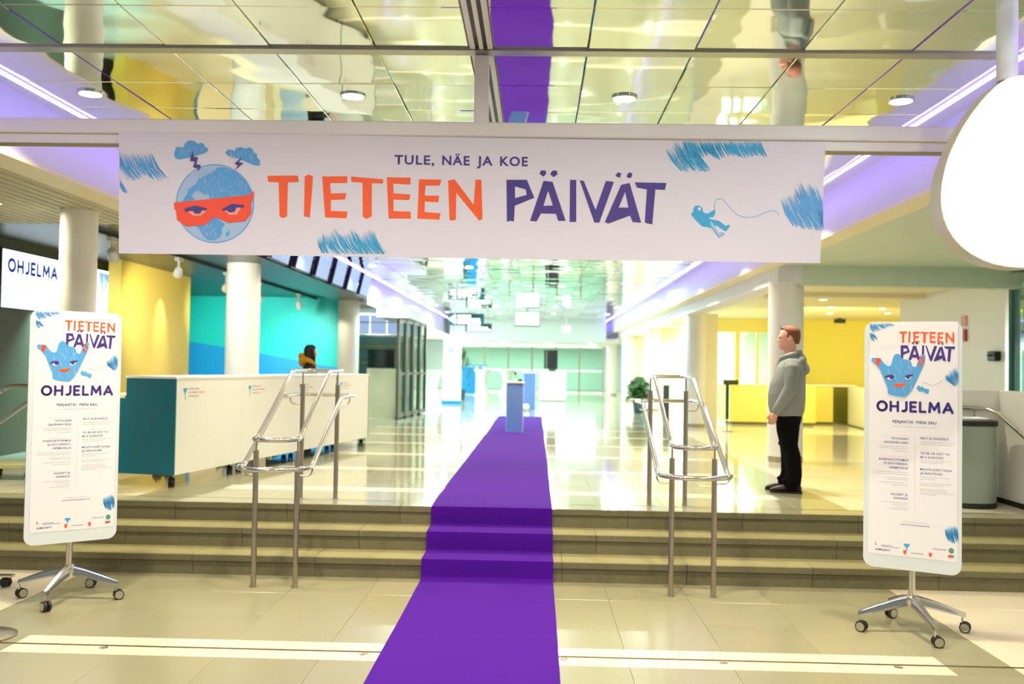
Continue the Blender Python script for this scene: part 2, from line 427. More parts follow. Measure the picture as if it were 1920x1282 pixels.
# ------------------------------------------------------------------ stairs
st = thing('staircase', 'wide three-step stone staircase up to the hall, dark risers and pale treads', 'stairs', (0, 8.0, 0))
ST0, ST1 = -6.9, 4.6
edges = [7.70, 8.04, 8.38]
H3 = UP/3
for k, y in enumerate(edges):
    z0, z1 = k*H3, (k+1)*H3
    c = [ST0+.3*k]
    while c[-1] < ST1: c.append(c[-1]+1.02)
    c = [x for x in c if x < ST1-.2]
    if k: c = [ST0]+c
    c = sorted(set(c))+[ST1]
    for a, b in zip(c, c[1:]):
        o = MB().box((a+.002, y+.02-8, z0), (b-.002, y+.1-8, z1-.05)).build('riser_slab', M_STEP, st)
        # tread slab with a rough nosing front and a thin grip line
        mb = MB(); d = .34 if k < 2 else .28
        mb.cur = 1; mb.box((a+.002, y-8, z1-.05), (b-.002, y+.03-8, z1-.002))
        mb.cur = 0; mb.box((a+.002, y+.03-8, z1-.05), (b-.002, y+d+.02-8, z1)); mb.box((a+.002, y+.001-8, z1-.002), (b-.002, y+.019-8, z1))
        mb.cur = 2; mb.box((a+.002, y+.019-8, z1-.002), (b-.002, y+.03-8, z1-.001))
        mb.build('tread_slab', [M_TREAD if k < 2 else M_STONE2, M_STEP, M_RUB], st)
MB().box((ST0, 7.80-8, 0), (ST1, 8.75-8, H3-.051)).box((ST0, 8.14-8, H3-.05), (ST1, 8.75-8, 2*H3-.051)).box((ST0, 8.48-8, 2*H3-.05), (ST1, 8.75-8, UP-.051)).build('stair_core', M_GROUT, st)

# ------------------------------------------------------------------ carpet runner
CX0, CX1 = -.92, .165; T = .007
prof = [(0.9, 0), (7.68, 0)]
path = []
def seg(y, z): path.append((y, z))
for y in [0.9+.34*k for k in range(20)]: seg(y, T)
seg(7.66, T); seg(7.693-T, T+.02)
for k, y in enumerate(edges):
    z1 = (k+1)*H3
    seg(y-T, k*H3+.06); seg(y-T, z1-.02); seg(y-T*.4, z1+T*.6); seg(y+.02, z1+T)
    if k < 2: seg(y+.2, z1+T); seg(edges[k+1]-T-.012, z1+T); seg(edges[k+1]-T, z1+T+.012)
yy = 8.6
while yy < 24.2: seg(yy, UP+T); yy += .6
mb = MB(); rings = []
for i, (y, z) in enumerate(path):
    wob = .004*math.sin(y*1.1)+.001*math.sin(y*4.1)
    ti = path[min(i+1, len(path)-1)]; tj = path[max(i-1, 0)]
    ty, tz = ti[0]-tj[0], ti[1]-tj[1]; L = math.hypot(ty, tz); ny, nz = -tz/L, ty/L
    x0, x1 = CX0+wob, CX1+wob*.6
    xs = [x0+(x1-x0)*j/8 for j in range(9)]
    rings.append([(x, y, z) for x in xs]+[(x, y-ny*T*.8, z-nz*T*.8) for x in reversed(xs)])
mb.loft(rings)
tag(mb.build('carpet_runner', M_CARPET, smooth=True), 'long purple carpet runner laid down the hall and over the stairs', 'carpet')

# ------------------------------------------------------------------ ceiling
ce = sbox('ceiling', (-3.42, -2, CEIL+.012), (2.735, 37.0, CEIL+.15), M_VOID)
me_cache = {}
def panel_mesh(wx, wy):
    mb = MB(); b = .004
    mb.loft([[(0, wy, .012), (wx, wy, .012), (wx, 0, .012), (0, 0, .012)], [(0, wy, b), (wx, wy, b), (wx, 0, b), (0, 0, b)], [(b, wy-b, 0), (wx-b, wy-b, 0), (wx-b, b, 0), (b, b, 0)]])
    me = bpy.data.meshes.new('ceiling_panel'); me.from_pydata(mb.v, [], mb.f); me.materials.append(M_MIRROR); return me
PM = panel_mesh(TP-.006, TP-.006); PMN = panel_mesh(TP-.006-.07, TP-.006)
rowsf = [5.35-TP*(k+1) for k in range(3)]; rowsb = [5.445+TP*k for k in range(11)]
for y in rowsf+rowsb:
    for k in range(-5, 5):
        x = SX0+TP*k; me = PM; x0 = x+.003
        if k == 0: me = PMN; x0 = x+.073
        if k == -1: me = PMN
        o = bpy.data.objects.new('ceiling_panel', me); COL.objects.link(o); o.parent = ce
        o.location = (x0, y+.003, CEIL); o.rotation_euler = (random.gauss(0, .0028), random.gauss(0, .0028), 0)
mb = MB()
y = 5.445+TP*11
while y < 37-TP:
    for k in range(-5, 5):
        x = SX0+TP*k+.003; a, b_ = random.gauss(0, .004), random.gauss(0, .004); wd = TP-.006
        zz = lambda px, py: CEIL+a*(py-.3)+b_*(px-.3)
        mb.add([(x, y, zz(0, 0)), (x, y+wd, zz(0, wd)), (x+wd, y+wd, zz(wd, wd)), (x+wd, y, zz(wd, 0))], [(0, 1, 2, 3)])
    y += TP
o = mb.build('far_ceiling_panel', M_MIRROR, ce); o['kind'] = 'stuff'
o = mb = MB()
for k in range(10): pass
# sliding-wall tracks in the ceiling: one across, one along
tr = MB().box((-3.42, 5.352, CEIL-.012), (2.735, 5.444, CEIL+.01)).build('cross_track', M_BRUSH, ce)
mb = MB(); mb.box((SX0-.066, 1.5, CEIL-.004), (SX0-.036, 5.35, CEIL+.02)); mb.box((SX0-.012, 1.5, CEIL-.004), (SX0+.012, 5.35, CEIL+.02)); mb.box((SX0+.036, 1.5, CEIL-.004), (SX0+.066, 5.35, CEIL+.02))
mb.box((SX0-.066, 5.445, CEIL-.004), (SX0-.036, 12.2, CEIL+.02)); mb.box((SX0-.012, 5.445, CEIL-.004), (SX0+.012, 12.2, CEIL+.02)); mb.box((SX0+.036, 5.445, CEIL-.004), (SX0+.066, 12.2, CEIL+.02))
mb.build('track_rail', M_FRAME, ce)
MB().box((SX0-.036, 1.5, CEIL+.004), (SX0-.012, 12.2, CEIL+.011)).box((SX0+.012, 1.5, CEIL+.004), (SX0+.036, 12.2, CEIL+.011)).build('track_slot', M_BLACK, ce)

# fascias, soffits and beams
sbox('trim_1', (3.03, -2, SOF), (3.09, 48, CEIL+.15), M_FASCIA)          # right fascia
sbox('trim_2', (2.76, -2, CEIL+.05), (3.03, 48, CEIL+.15), M_FASCIA)
sbox('trim_3', (3.03, -2, SOF-.03), (3.27, 48, SOF), M_CREAM)            # pale lip under the fascia
sbox('ceiling', (3.27, -2, SOF), (6.55, 12.75, SOF+.1), M_SOFFIT)
sbox('trim_4', (3.6, 12.75, 2.93), (6.55, 12.95, SOF+.05), M_SOFFIT)     # cross beam
sbox('trim_5', (3.27, 12.75, 2.96), (3.6, 48, SOF+.05), M_FASCIA)        # long beam over the right pillars
sbox('ceiling', (3.6, 12.95, 3.1), (13.4, 26.6, 3.2), M_CREAM)
sbox('ceiling', (3.6, 26.6, 3.0), (8.4, 50, 3.1), M_WHITE)
sbox('trim_6', (4.0, 15.9, 3.02), (13.4, 16.5, 3.1), M_CREAM)
sbox('trim_7', (-3.76, -2, SOF), (-3.70, 11.9, CEIL+.15), M_FASCIA)      # left fascia
sbox('trim_8', (-3.76, 11.9, SOF-.04), (-3.70, 20.2, CEIL+.15), M_DARK)
sbox('trim_9', (-3.76, 20.2, SOF-.14), (-3.70, 48, CEIL+.15), M_FASCIA)
sbox('trim_10', (-3.70, -2, CEIL+.05), (-3.45, 48, CEIL+.15), M_FASCIA)
sbox('trim_11', (-3.98, -2, SOF-.03), (-3.70, 9.75, SOF), M_CREAM)
so = sbox('ceiling', (-9, -2, SOF), (-3.98, 9.75, SOF+.1), M_SOFFITL)
for k in range(14):
    MB().box((-4.24-.11*k, 2, SOF-.012), (-4.16-.11*k, 9.7, SOF)).build('ceiling_batten', M_SOFFITL, so)
sbox('trim_12', (-9, 9.75, SOF), (-3.76, 9.80, CEIL), M_BLACK)
sbox('ceiling', (-9, 9.8, 3.32), (-3.76, 22.4, 3.45), M_DARK)
sbox('trim_13', (-4.5, 11.9, SOF-.04), (-3.76, 20.9, 3.32), M_DARK)      # dark bulkhead over the counters
sbox('ceiling', (-9, 22.4, 3.1), (-3.76, 50, 3.2), M_WHITE)
sbox('trim_14', (-3.45, 37.0, 2.76), (2.76, 37.2, CEIL+.15), M_WATER)    # bulkhead at the far end
sbox('ceiling', (-3.76, 37.2, 2.76), (3.27, 50, 2.9), M_WHITE)
for sx, nm in ((2.757, 'led_strip'), (-3.442, 'led_strip')):
    o = MB().box((sx-.014, 1.5, CEIL-.024), (sx+.014, 36.8 if sx < 0 else 47, CEIL-.006)).build(nm, M_LED)
    tag(o, 'violet white light strip along the %s edge of the mirrored ceiling' % ('left' if sx < 0 else 'right'), 'light', 'led strips at the ceiling edges')
# ceiling downlights
def downlight(x, y, z, label, r=.075, grp='round downlights in the mirrored ceiling'):
    t = thing('ceiling_light', label, 'light', (x, y, z), 0, grp)
    MB().lathe([(r, -.012), (r+.014, -.010), (r+.014, .006), (r, .008)], (0, 0, 0), 24).build('trim_ring', M_CHROME, t, smooth=True)
    MB().lathe([(.001, -.014), (r, -.0135), (r, -.012), (.001, -.012)], (0, 0, 0), 24).build('diffuser', M_LAMP, t)
ordn = ['far left', 'second from left', 'second from right', 'far right']
for y in DOWN_Y:
    if y < 3 or y > 34: continue
    for i, x in enumerate(DOWN_X):
        if y < 7: lab = 'round lit ceiling downlight above the banner, %s of four' % ordn[i]
        else: lab = 'lit downlight deep in the hall ceiling, row %s, %s' % (['two','three','four','five','six','seven','eight','nine'][int(round((y-10)/3.7))], ordn[i])
        downlight(x, y, CEIL, lab, grp=None if y < 7 else 'downlights deep in the hall')
downlight(-5.05, 8.35, SOF-.012, 'round lit downlight in the ribbed soffit at the left edge', .13, None)
for x, y, lab in ((4.1, 14.6, 'nearest, just behind the big pillar'), (5.3, 17.4, 'next behind the nearest one'), (6.1, 19.5, 'middle row left'), (7.2, 19.6, 'middle row right'),
                  (7.9, 21.2, 'back row right'), (6.7, 21.5, 'back row middle'), (5.6, 21.6, 'back row left'), (8.6, 18.5, 'rightmost, beside the white wall')):
    downlight(x, y, 3.1, 'small recessed lamp in the yellow room ceiling, %s' % lab, .07, 'lamps in the yellow room ceiling')

# ------------------------------------------------------------------ sliding glass wall frame above the banner
wn = struct(thing('window_1', 'glazed frame above the banner', 'window')); del wn['label'], wn['category']
YB = 5.42
MB().rbox((-4.9, YB, 3.105), (4.5, YB+.07, 3.19), .006).build('frame_beam', M_FRAME, wn)
MB().box((-4.9, YB+.07, 3.128), (4.5, YB+.12, 3.168)).build('beam_ridge', M_FRAME, wn)
MB().rbox((-4.9, YB+.03, 3.045), (4.5, YB+.09, 3.105), .004).build('lower_rail', M_FRAME, wn)
MB().box((-4.9, YB+.025, 3.04), (4.5, YB+.095, 3.045)).build('brush_seal', mat('seal_olive', '#8A8450', .5), wn)
MB().rbox((SX0-.042, YB, 3.19), (SX0+.042, YB+.07, CEIL-.012), .006).build('mullion', M_FRAME, wn)
for a, b in ((-3.42, SX0-.042), (SX0+.042, 2.74)):
    MB().box((a, YB+.03, 3.19), (b, YB+.038, CEIL-.012)).build('pane', M_GLASS, wn)

# ------------------------------------------------------------------ banner
BX0, BX1, BZ0, BZ1, BY = -2.477, 1.65, 2.388, 3.105, 5.40
mb = MB(); nx, nz = 80, 14
def bany(x, z):
    u = (x-BX0)/(BX1-BX0); v = (BZ1-z)/(BZ1-BZ0)
    crease = .012*math.exp(-((u-.985+v*.12)/.02)**2)*(1-v)
    sag = .006*math.exp(-((u-.93+.05*v)/.03)**2)*v
    return BY-crease-sag-.003*math.sin(u*9)*v
vs = []; fs = []
for j in range(nz+1):
    for i in range(nx+1):
        u, v = i/nx, j/nz; x = BX0+(BX1-BX0)*u+(.02*v if u < .5 else -.026*v); z = BZ1+(BZ0-BZ1)*v-(.022*u*(1-v)+.002*u)
        vs.append((x, bany(x, z), z))
n0 = len(vs)
vs += [(p[0], p[1]+.002, p[2]) for p in vs]
W1 = nx+1
for j in range(nz):
    for i in range(nx):
        a = j*W1+i; fs.append((a, a+W1, a+W1+1, a+1)); fs.append((n0+a, n0+a+1, n0+a+W1+1, n0+a+W1))
for i in range(nx):
    a = i; fs.append((a, a+1, n0+a+1, n0+a)); a = nz*W1+i; fs.append((a, n0+a, n0+a+1, a+1))
for j in range(nz):
    a = j*W1; fs.append((a, n0+a, n0+a+W1, a+W1)); a = j*W1+nx; fs.append((a, a+W1, n0+a+W1, n0+a))
mb.add(vs, fs)
bn = tag(mb.build('banner', M_BANNER, smooth=True), 'wide white event banner with orange and purple lettering hung across the hall', 'banner')
SA = 2.6714
def art(x, y):      # artwork units of the banner print -> metres on the banner
    dx, dy = x/SA-223, y/SA-247
    return (-2.477+.003112*dx+.000088*dy, 3.105-.00312*dy+.0000317*dx)
def art2(x, y): return art(x+1603, y)
def art3(x, y): return art(x+3259, y)
def put_polys(name, mt, polys, conv, layer=1, parent=bn):
    for p in polys:
        mb = MB()
        if isinstance(p, tuple): outer, holes = p
        else: outer, holes = p, []
        mb.poly([conv(*q) for q in outer], 0, [[conv(*q) for q in h] for h in holes])
        mb.v = [(p[0], bany(p[0], p[2])-.0012*layer, p[2]) for p in mb.v]
        o = mb.build(name, mt, parent)
    return o
def letters(conv, kind):
    pass
ORL = [[(1352-1603, 882), (1505-1603, 880), (1510-1603, 912), (1455-1603, 915), (1450-1603, 1085), (1428-1603, 1095), (1412-1603, 1085), (1408-1603, 915), (1355-1603, 912)],
       [(1540-1603, 885), (1560-1603, 875), (1582-1603, 885), (1565-1603, 1092), (1535-1603, 1085)],
       [(25, 885), (152, 883), (150, 918), (65, 918), (68, 970), (145, 968), (140, 1000), (68, 1003), (68, 1058), (152, 1060), (145, 1095), (38, 1090)],
       [(170, 885), (333, 898), (330, 920), (275, 918), (273, 1085), (245, 1098), (228, 1085), (228, 915), (172, 912)],
       [(350, 888), (470, 890), (468, 925), (383, 920), (383, 968), (468, 975), (463, 1003), (383, 1000), (383, 1058), (468, 1060), (470, 1095), (358, 1095)],
       [(512, 898), (625, 900), (615, 930), (545, 930), (540, 980), (612, 980), (608, 1013), (540, 1010), (538, 1062), (618, 1068), (612, 1100), (502, 1095)],
       [(658, 905), (690, 897), (785, 1025), (795, 900), (825, 900), (828, 1095), (812, 1105), (698, 965), (695, 1100), (672, 1105), (663, 1100)]]
PUL = [([(950, 900), (1052, 900), (1088, 990), (990, 1030), (985, 1108), (965, 1105), (950, 1110)], [[(992, 933), (1045, 948), (1050, 975), (992, 992)]]),
       [(1115, 870), (1122, 853), (1145, 853), (1150, 868), (1135, 885)], [(1168, 872), (1180, 853), (1203, 855), (1205, 873), (1185, 887)],
       ([(1135, 905), (1180, 910), (1243, 1105), (1205, 1105), (1195, 1070), (1120, 1068), (1098, 1108), (1065, 1105)], [[(1157, 955), (1180, 1028), (1133, 1030)]]),
       [(1267, 900), (1298, 900), (1295, 1110), (1262, 1110)],
       [(1315, 902), (1335, 905), (1392, 1050), (1445, 905), (1485, 910), (1410, 1113), (1385, 1113)],
       [(1492, 880), (1505, 862), (1523, 868), (1515, 890)], [(1547, 882), (1560, 862), (1578, 868), (1572, 888), (1558, 892)],
       ([(1520, 925), (1563, 915), (1617, 1113), (1575, 1110), (1562, 1078), (1455, 1118), (1437, 1110)], [[(1540, 960), (1555, 1038), (1507, 1038)]]),
       [(1588, 912), (1745, 915), (1738, 950), (1690, 948), (1672, 1122), (1640, 1115), (1635, 1110), (1648, 948), (1598, 938)]]
for p in ORL: put_polys('lettering', M_ORANGE, [p], art2)
for p in PUL: put_polys('lettering', M_PURP, [p], art2)
zb = art2(410, 822)
for wd_, xa, xb in (('TULE,', 412, 612), ('NÄE', 652, 790), ('JA', 826, 905), ('KOE', 942, 1081)):
    o = text_obj(wd_, art2(xa, 0)[0], art2(xb, 0)[0], 0, .0182*3.12*.93, 0, M_PURP, bn, bold=.026, spacing=1.15)
    for v in o.data.vertices:
        x, z = v.co.x, v.co.z; v.co = (x, bany(x, 2.95)-.0012, zb[1]+z-.0135*(x-zb[0])*.30)
# globe
def circ(cx, cy, r, n=48, a0=0, a1=2*PI): return [(cx+r*math.cos(a0+(a1-a0)*i/n), cy+r*math.sin(a0+(a1-a0)*i/n)) for i in range(n)]
gl = put_polys('globe', M_LBLUE, [circ(1085, 1022, 197)], art)
put_polys('globe_edge', M_BLUE, [(circ(1085, 1022, 198), [circ(1085, 1022, 194)])], art, 2, gl)
put_polys('continent', M_BLUE, [
    [(925, 1000), (945, 975), (950, 950), (990, 925), (1000, 900), (1040, 880), (1085, 855), (1098, 842), (1130, 838), (1190, 860), (1240, 905), (1268, 950), (1276, 990), (1240, 985), (1060, 1002), (1055, 975), (1030, 978), (1010, 960), (985, 958), (965, 985), (945, 1000)],
    [(915, 1015), (945, 985), (970, 988), (985, 1000), (960, 1010)],
    [(990, 1135), (1085, 1088), (1135, 1125), (1118, 1150), (1122, 1175), (1105, 1195), (1080, 1208), (1050, 1205), (1025, 1185), (1005, 1150)],
    [(1140, 1190), (1142, 1170), (1160, 1155), (1158, 1172), (1148, 1188)]], art, 2, gl)
mb = MB(); rr = random.Random(3)
for i in range(150):
    x = rr.uniform(985, 1270); y = rr.uniform(850, 985)
    if i > 110: x = rr.uniform(1025, 1110); y = rr.uniform(1110, 1185)
    if (x-1085)**2+(y-1022)**2 > 185**2: continue
    L = rr.uniform(8, 22)
    mb.poly([art(x, y), art(x+2.4, y), art(x-L*.15+2, y+L), art(x-L*.15, y+L)], 0)
mb.v = [(p[0], bany(p[0], p[2])-.0036, p[2]) for p in mb.v]
o = mb.build('pencil_hatching', M_LBLUE, gl); o['kind'] = 'stuff'
mk = put_polys('mask', M_MASK, [[(878, 1018), (1258, 980), (1283, 958), (1283, 985), (1268, 1022), (1270, 1070), (1240, 1110), (1155, 1120), (1085, 1090), (1035, 1130), (940, 1138), (893, 1105), (888, 1055), (880, 1052)]], art, 4)
put_polys('eye_white', M_PEACH, [[(948, 1062), (1046, 1058), (1015, 1084), (975, 1084)], [(1130, 1054), (1222, 1040), (1198, 1078), (1160, 1080)]], art, 5, mk)
put_polys('eye_lid', M_PURP, [[(932, 1048), (990, 1033), (1048, 1048), (1040, 1058), (1022, 1056), (1010, 1074), (985, 1074), (972, 1058), (936, 1066)],
                              [(1122, 1052), (1172, 1024), (1234, 1030), (1233, 1044), (1196, 1042), (1186, 1064), (1160, 1068), (1146, 1056), (1128, 1060)]], art, 6, mk)
cls = [[(878, 780), (880, 760), (888, 748), (883, 740), (900, 735), (925, 738), (932, 722), (945, 708), (965, 702), (985, 710), (998, 722), (1015, 715), (1030, 722), (1034, 735), (1048, 742), (1052, 755), (1035, 768), (985, 782), (950, 792), (905, 800), (885, 795)],
       [(1137, 765), (1150, 750), (1170, 750), (1183, 757), (1195, 740), (1220, 737), (1240, 745), (1262, 738), (1278, 748), (1282, 765), (1298, 770), (1300, 790), (1312, 800), (1315, 822), (1308, 832), (1280, 828), (1240, 810), (1190, 792), (1150, 780)]]
for p in cls:
    c = put_polys('cloud', M_BLUE, [p], art)
    xs = [q[0] for q in p]; mb = MB(); yb = sum(q[1] for q in p)/len(p)
    for i in range(26):
        x = rr.uniform(min(xs)+20, max(xs)-25); y = yb+rr.uniform(-22, 14); L = rr.uniform(10, 26)
        mb.poly([art(x, y), art(x+2, y), art(x+L*.3+1.5, y+L), art(x+L*.3, y+L)], 0)
    mb.v = [(q[0], bany(q[0], q[2])-.0024, q[2]) for q in mb.v]
    o = mb.build('pencil_hatching', M_LBLUE, c); o['kind'] = 'stuff'
put_polys('lightning_bolt', M_PURP, [[(972, 755), (980, 790), (1000, 788), (990, 825), (1015, 828), (1002, 862), (1000, 845), (975, 840), (985, 810), (960, 808)]], art, 5)
put_polys('lightning_bolt', M_PURP, [[(1222, 790), (1206, 815), (1231, 818), (1185, 855), (1203, 832), (1187, 820)]], art, 5)
def banner_scribble(conv, parts, mt):
    mb = MB()
    for (x0, x1, yt, ybm, slant, n, wd, seed, lim) in parts:
        rr2 = random.Random(seed)
        for i in range(n):
            t = (i+rr2.uniform(-.4, .4))/n; x = x0+(x1-x0)*t
            a = (yt(t) if callable(yt) else yt)+rr2.uniform(-10, 10); b = (ybm(t) if callable(ybm) else ybm)+rr2.uniform(-12, 12)
            s_ = slant*rr2.uniform(.85, 1.15); w_ = wd*rr2.uniform(.6, 1.6)
            p = [(x, a), (x+s_*.4+w_, a+(b-a)*.55), (x+s_+w_*.5, b), (x+s_-w_*.3, b), (x+s_*.4-w_*.6, a+(b-a)*.55)]
            if lim: p = [(min(max(q[0], lim[0]), lim[1]), min(max(q[1], lim[2]), lim[3])) for q in p]
            mb.poly([conv(*q) for q in p], 0)
    mb.v = [(p[0], bany(p[0], p[2])-.0012, p[2]) for p in mb.v]
    return mb.build('pencil_scribble', mt, bn)
banner_scribble(art, [(560, 770, 770, lambda t: 890+10*math.sin(t*9), 72, 62, 3.2, 1, (600, 900, 700, 1000)), (585, 612, 905, 965, 28, 10, 3, 2, (601, 700, 890, 980))], M_BLUE)
banner_scribble(art2, [(-3, 30, lambda t: 1200-30*t, 1268, 25, 11, 3, 3, (-60, 400, 1100, 1271)), (20, 285, lambda t: 1165+14*math.sin(t*19), 1275, 62, 78, 3.6, 4, (-60, 400, 1100, 1273))], M_BLUE2)
banner_scribble(art3, [(165, 560, 702, lambda t: 780+8*math.sin(t*20), 36, 92, 4.2, 5, (0, 700, 702, 900)), (85, 235, lambda t: 735+22*math.sin(t*14)-30*t, 850, 78, 44, 4.0, 6, (60, 400, 702, 900))], M_BLUE2)
banner_scribble(art3, [(648, 760, lambda t: 1000-60*t, lambda t: 1125+20*t, 72, 34, 4, 7, (560, 858, 890, 1180)), (715, 830, lambda t: 930+18*math.sin(t*17), 1140, 110, 50, 4.2, 8, (560, 858, 890, 1170)), (800, 850, 930, 1080, 60, 16, 3.6, 9, (560, 860, 890, 1170))], M_BLUE)
# astronaut with its tether (units of a 5.128x enlargement)
def art5(x, y): return art((1240+x/5.128)*SA, (250+y/5.128)*SA)
ast = put_polys('astronaut', M_BLUE2, [([(295, 775), (320, 745), (320, 715), (340, 692), (375, 690), (405, 710), (412, 750), (430, 765), (460, 765), (520, 728), (522, 765), (500, 800), (460, 805), (490, 822), (560, 835), (625, 885), (650, 872), (665, 885), (625, 938), (610, 930), (535, 880), (520, 890), (555, 950), (600, 948), (612, 965), (560, 998), (545, 985), (490, 905), (440, 895), (400, 890), (335, 825)], [circ(378, 722, 17, 12)])], art5)
put_polys('lighter_leg', M_LBLUE, [[(480, 830), (510, 870), (530, 915), (560, 955), (598, 955), (604, 962), (562, 990), (550, 980), (500, 905), (482, 880)]], art5, 2, ast)
tp = [(500, 805), (520, 780), (525, 740), (517, 690), (525, 650), (550, 628), (580, 626), (610, 640), (640, 680), (680, 730), (730, 775), (780, 798), (840, 806), (900, 798), (960, 775), (1010, 750), (1060, 738), (1100, 745), (1130, 775)]
mb = MB()
for (xa, ya), (xb, yb2) in zip(tp, tp[1:]):
    L = math.hypot(xb-xa, yb2-ya); nx_, ny_ = -(yb2-ya)/L*2.6, (xb-xa)/L*2.6
    mb.poly([art5(xa+nx_, ya+ny_), art5(xb+nx_, yb2+ny_), art5(xb-nx_, yb2-ny_), art5(xa-nx_, ya-ny_)], 0)
mb.v = [(p[0], bany(p[0], p[2])-.0012, p[2]) for p in mb.v]
mb.build('tether_line', M_BLUE2, bn)

# ------------------------------------------------------------------ poster stands
def rounded(x0, x1, z0, z1, r, n=8):
    pts = []
    for cx, cz, a in ((x1-r, z1-r, 0), (x0+r, z1-r, PI/2), (x0+r, z0+r, PI), (x1-r, z0+r, 1.5*PI)):
        pts += [(cx+r*math.cos(a+PI/2*i/n), cz+r*math.sin(a+PI/2*i/n)) for i in range(n+1)]
    return pts
def poster_art(p, W, H, yf):
    """print of the programme poster; u, v are fractions of the sheet (v downwards)"""
    def c(u, v): return (-W/2+u*W, -v*H)
    def cu(x, y):   # units of the hand drawing
        return c((x-268+(y-90)*.016)/708, (y-92)/1762)
    def polys(name, mt, ps, conv=cu, layer=1, par=p):
        for q in ps:
            mb = MB(); outer, holes = q if isinstance(q, tuple) else (q, [])
            mb.poly([conv(*a) for a in outer], yf-.0008*layer, [[conv(*a) for a in h] for h in holes])
            o = mb.build(name, mt, par)
        return o
    def T(s, u0, u1, v, cap, mt=M_PURP, bold=0., align='FIT'):
        a = c(u0, v); b = c(u1, v)
        return text_obj(s, a[0], b[0], a[1], cap, yf-.0008, mt, p, bold=bold, align=align, spacing=1.1)
    # TIETEEN / PAIVAT redrawn from the banner letters
    def ct(x, y): return c(.345+(x+251)/(828+251)*.612, .0385+(y-875)/(1105-875)*.052)
    def cp(x, y): return c(.362+(x-950)/(1745-950)*.605, .0845+(y-853)/(1122-853)*.083)
    for q in ORL: polys('lettering', M_ORANGE, [q], ct)
    for q in PUL: polys('lettering', M_PURP, [q], cp)
    polys('hand_figure', M_BLUE, [[(280, 375), (290, 363), (315, 362), (355, 367), (385, 405), (410, 423), (430, 425), (445, 412), (452, 380), (462, 350), (478, 334), (500, 330), (518, 342), (530, 365), (548, 372), (572, 374), (590, 385), (605, 395), (612, 425), (640, 430), (668, 370), (685, 340), (705, 332), (718, 345), (715, 370), (700, 420), (665, 490), (620, 580), (580, 635), (550, 657), (500, 655), (440, 645), (413, 632), (412, 590), (385, 530), (350, 450), (320, 415), (285, 392)]], layer=2)
    polys('finger_band', M_MASK, [[(325, 363), (360, 370), (338, 426), (312, 402)], [(668, 352), (690, 345), (712, 382), (708, 398)], [(665, 375), (695, 410), (682, 425), (662, 395)]], layer=3)
    polys('eye_white', M_PWHITE, [[(405, 505), (470, 505), (455, 528), (430, 532), (412, 522)], [(550, 505), (610, 500), (595, 522), (570, 528), (555, 518)]], layer=3)
    polys('eye_lid', M_PURP, [[(385, 512), (410, 495), (445, 490), (472, 505), (462, 512), (455, 524), (435, 524), (425, 508), (395, 515)], [(545, 508), (565, 492), (590, 487), (622, 486), (615, 498), (595, 500), (590, 518), (570, 518), (562, 506)]], layer=4)
    polys('mouth', M_ORANGE, [[(452, 565), (485, 555), (510, 558), (540, 552), (572, 555), (545, 575), (510, 584), (475, 578)]], layer=3)
    mb = MB(); rr3 = random.Random(5)
    for i in range(34):
        x = rr3.uniform(400, 600); y = rr3.uniform(380, 600); L = rr3.uniform(25, 70)
        if x < 400+(y-400)*.25: continue
        mb.poly([cu(x, y), cu(x+4, y), cu(x+L*.3+3, y+L*.8), cu(x+L*.3, y+L*.8)], yf-.0024)
    o = mb.build('pencil_hatching', M_LBLUE, p); o['kind'] = 'stuff'
    def scr(x0, x1, yt, yb, slant, n, wd, seed, lim):
        mb = MB(); rr4 = random.Random(seed)
        for i in range(n):
            t = (i+rr4.uniform(-.4, .4))/n; x = x0+(x1-x0)*t
            a = (yt(t) if callable(yt) else yt)+rr4.uniform(-8, 8); b = (yb(t) if callable(yb) else yb)+rr4.uniform(-8, 8)
            s_ = slant*rr4.uniform(.85, 1.15); w_ = wd*rr4.uniform(.7, 1.7)
            q = [(x, a), (x+s_*.4+w_, a+(b-a)*.55), (x+s_+w_*.5, b), (x+s_-w_*.3, b), (x+s_*.4-w_, a+(b-a)*.55)]
            mb.poly([cu(min(max(k[0], lim[0]), lim[1]), min(max(k[1], lim[2]), lim[3])) for k in q], yf-.0008)
        mb.build('pencil_scribble', M_BLUE, p)
    scr(250, 450, 96, lambda t: 165-60*t, 40, 34, 4, 11, (271, 480, 94, 400)); scr(262, 300, 170, lambda t: 232-20*t, 36, 12, 4, 12, (269, 345, 94, 400))
    scr(860, 975, lambda t: 500-80*min(1, t*1.3), lambda t: 545+15*math.sin(t*6), 55, 26, 5, 13, (845, 971, 400, 580))
    scr(855, 975, lambda t: 1590+40*abs(t-.6), lambda t: 1700+15*math.sin(t*5), 25, 28, 5, 14, (800, 958, 1560, 1740))
    polys('astronaut', M_BLUE, [[(645, 590), (655, 570), (672, 570), (680, 582), (695, 568), (700, 585), (745, 595), (738, 628), (720, 625), (700, 612), (665, 610)]])
    mb = MB(); tq = [(697, 572), (695, 550), (705, 540), (730, 552), (770, 565), (810, 548), (850, 528)]
    for (xa, ya), (xb, yb3) in zip(tq, tq[1:]): mb.poly([cu(xa, ya), cu(xb, yb3), cu(xb, yb3+3), cu(xa, ya+3)], yf-.0008)
    mb.build('tether_line', M_GREY, p)
    def emit(out):
        mb = MB()
        for q in out: mb.poly(q, yf-.0008)
        mb.build('lettering', M_PURP, p)
    a, b = c(.085, .386), c(.955, .386); stroke_word('OHJELMA', a[0], b[0], a[1], .078, .0165, emit)
    T('PERJANTAI', .275, .505, .432, .018, bold=.02); T('PIENI SALI', .545, .765, .432, .018, bold=.02)
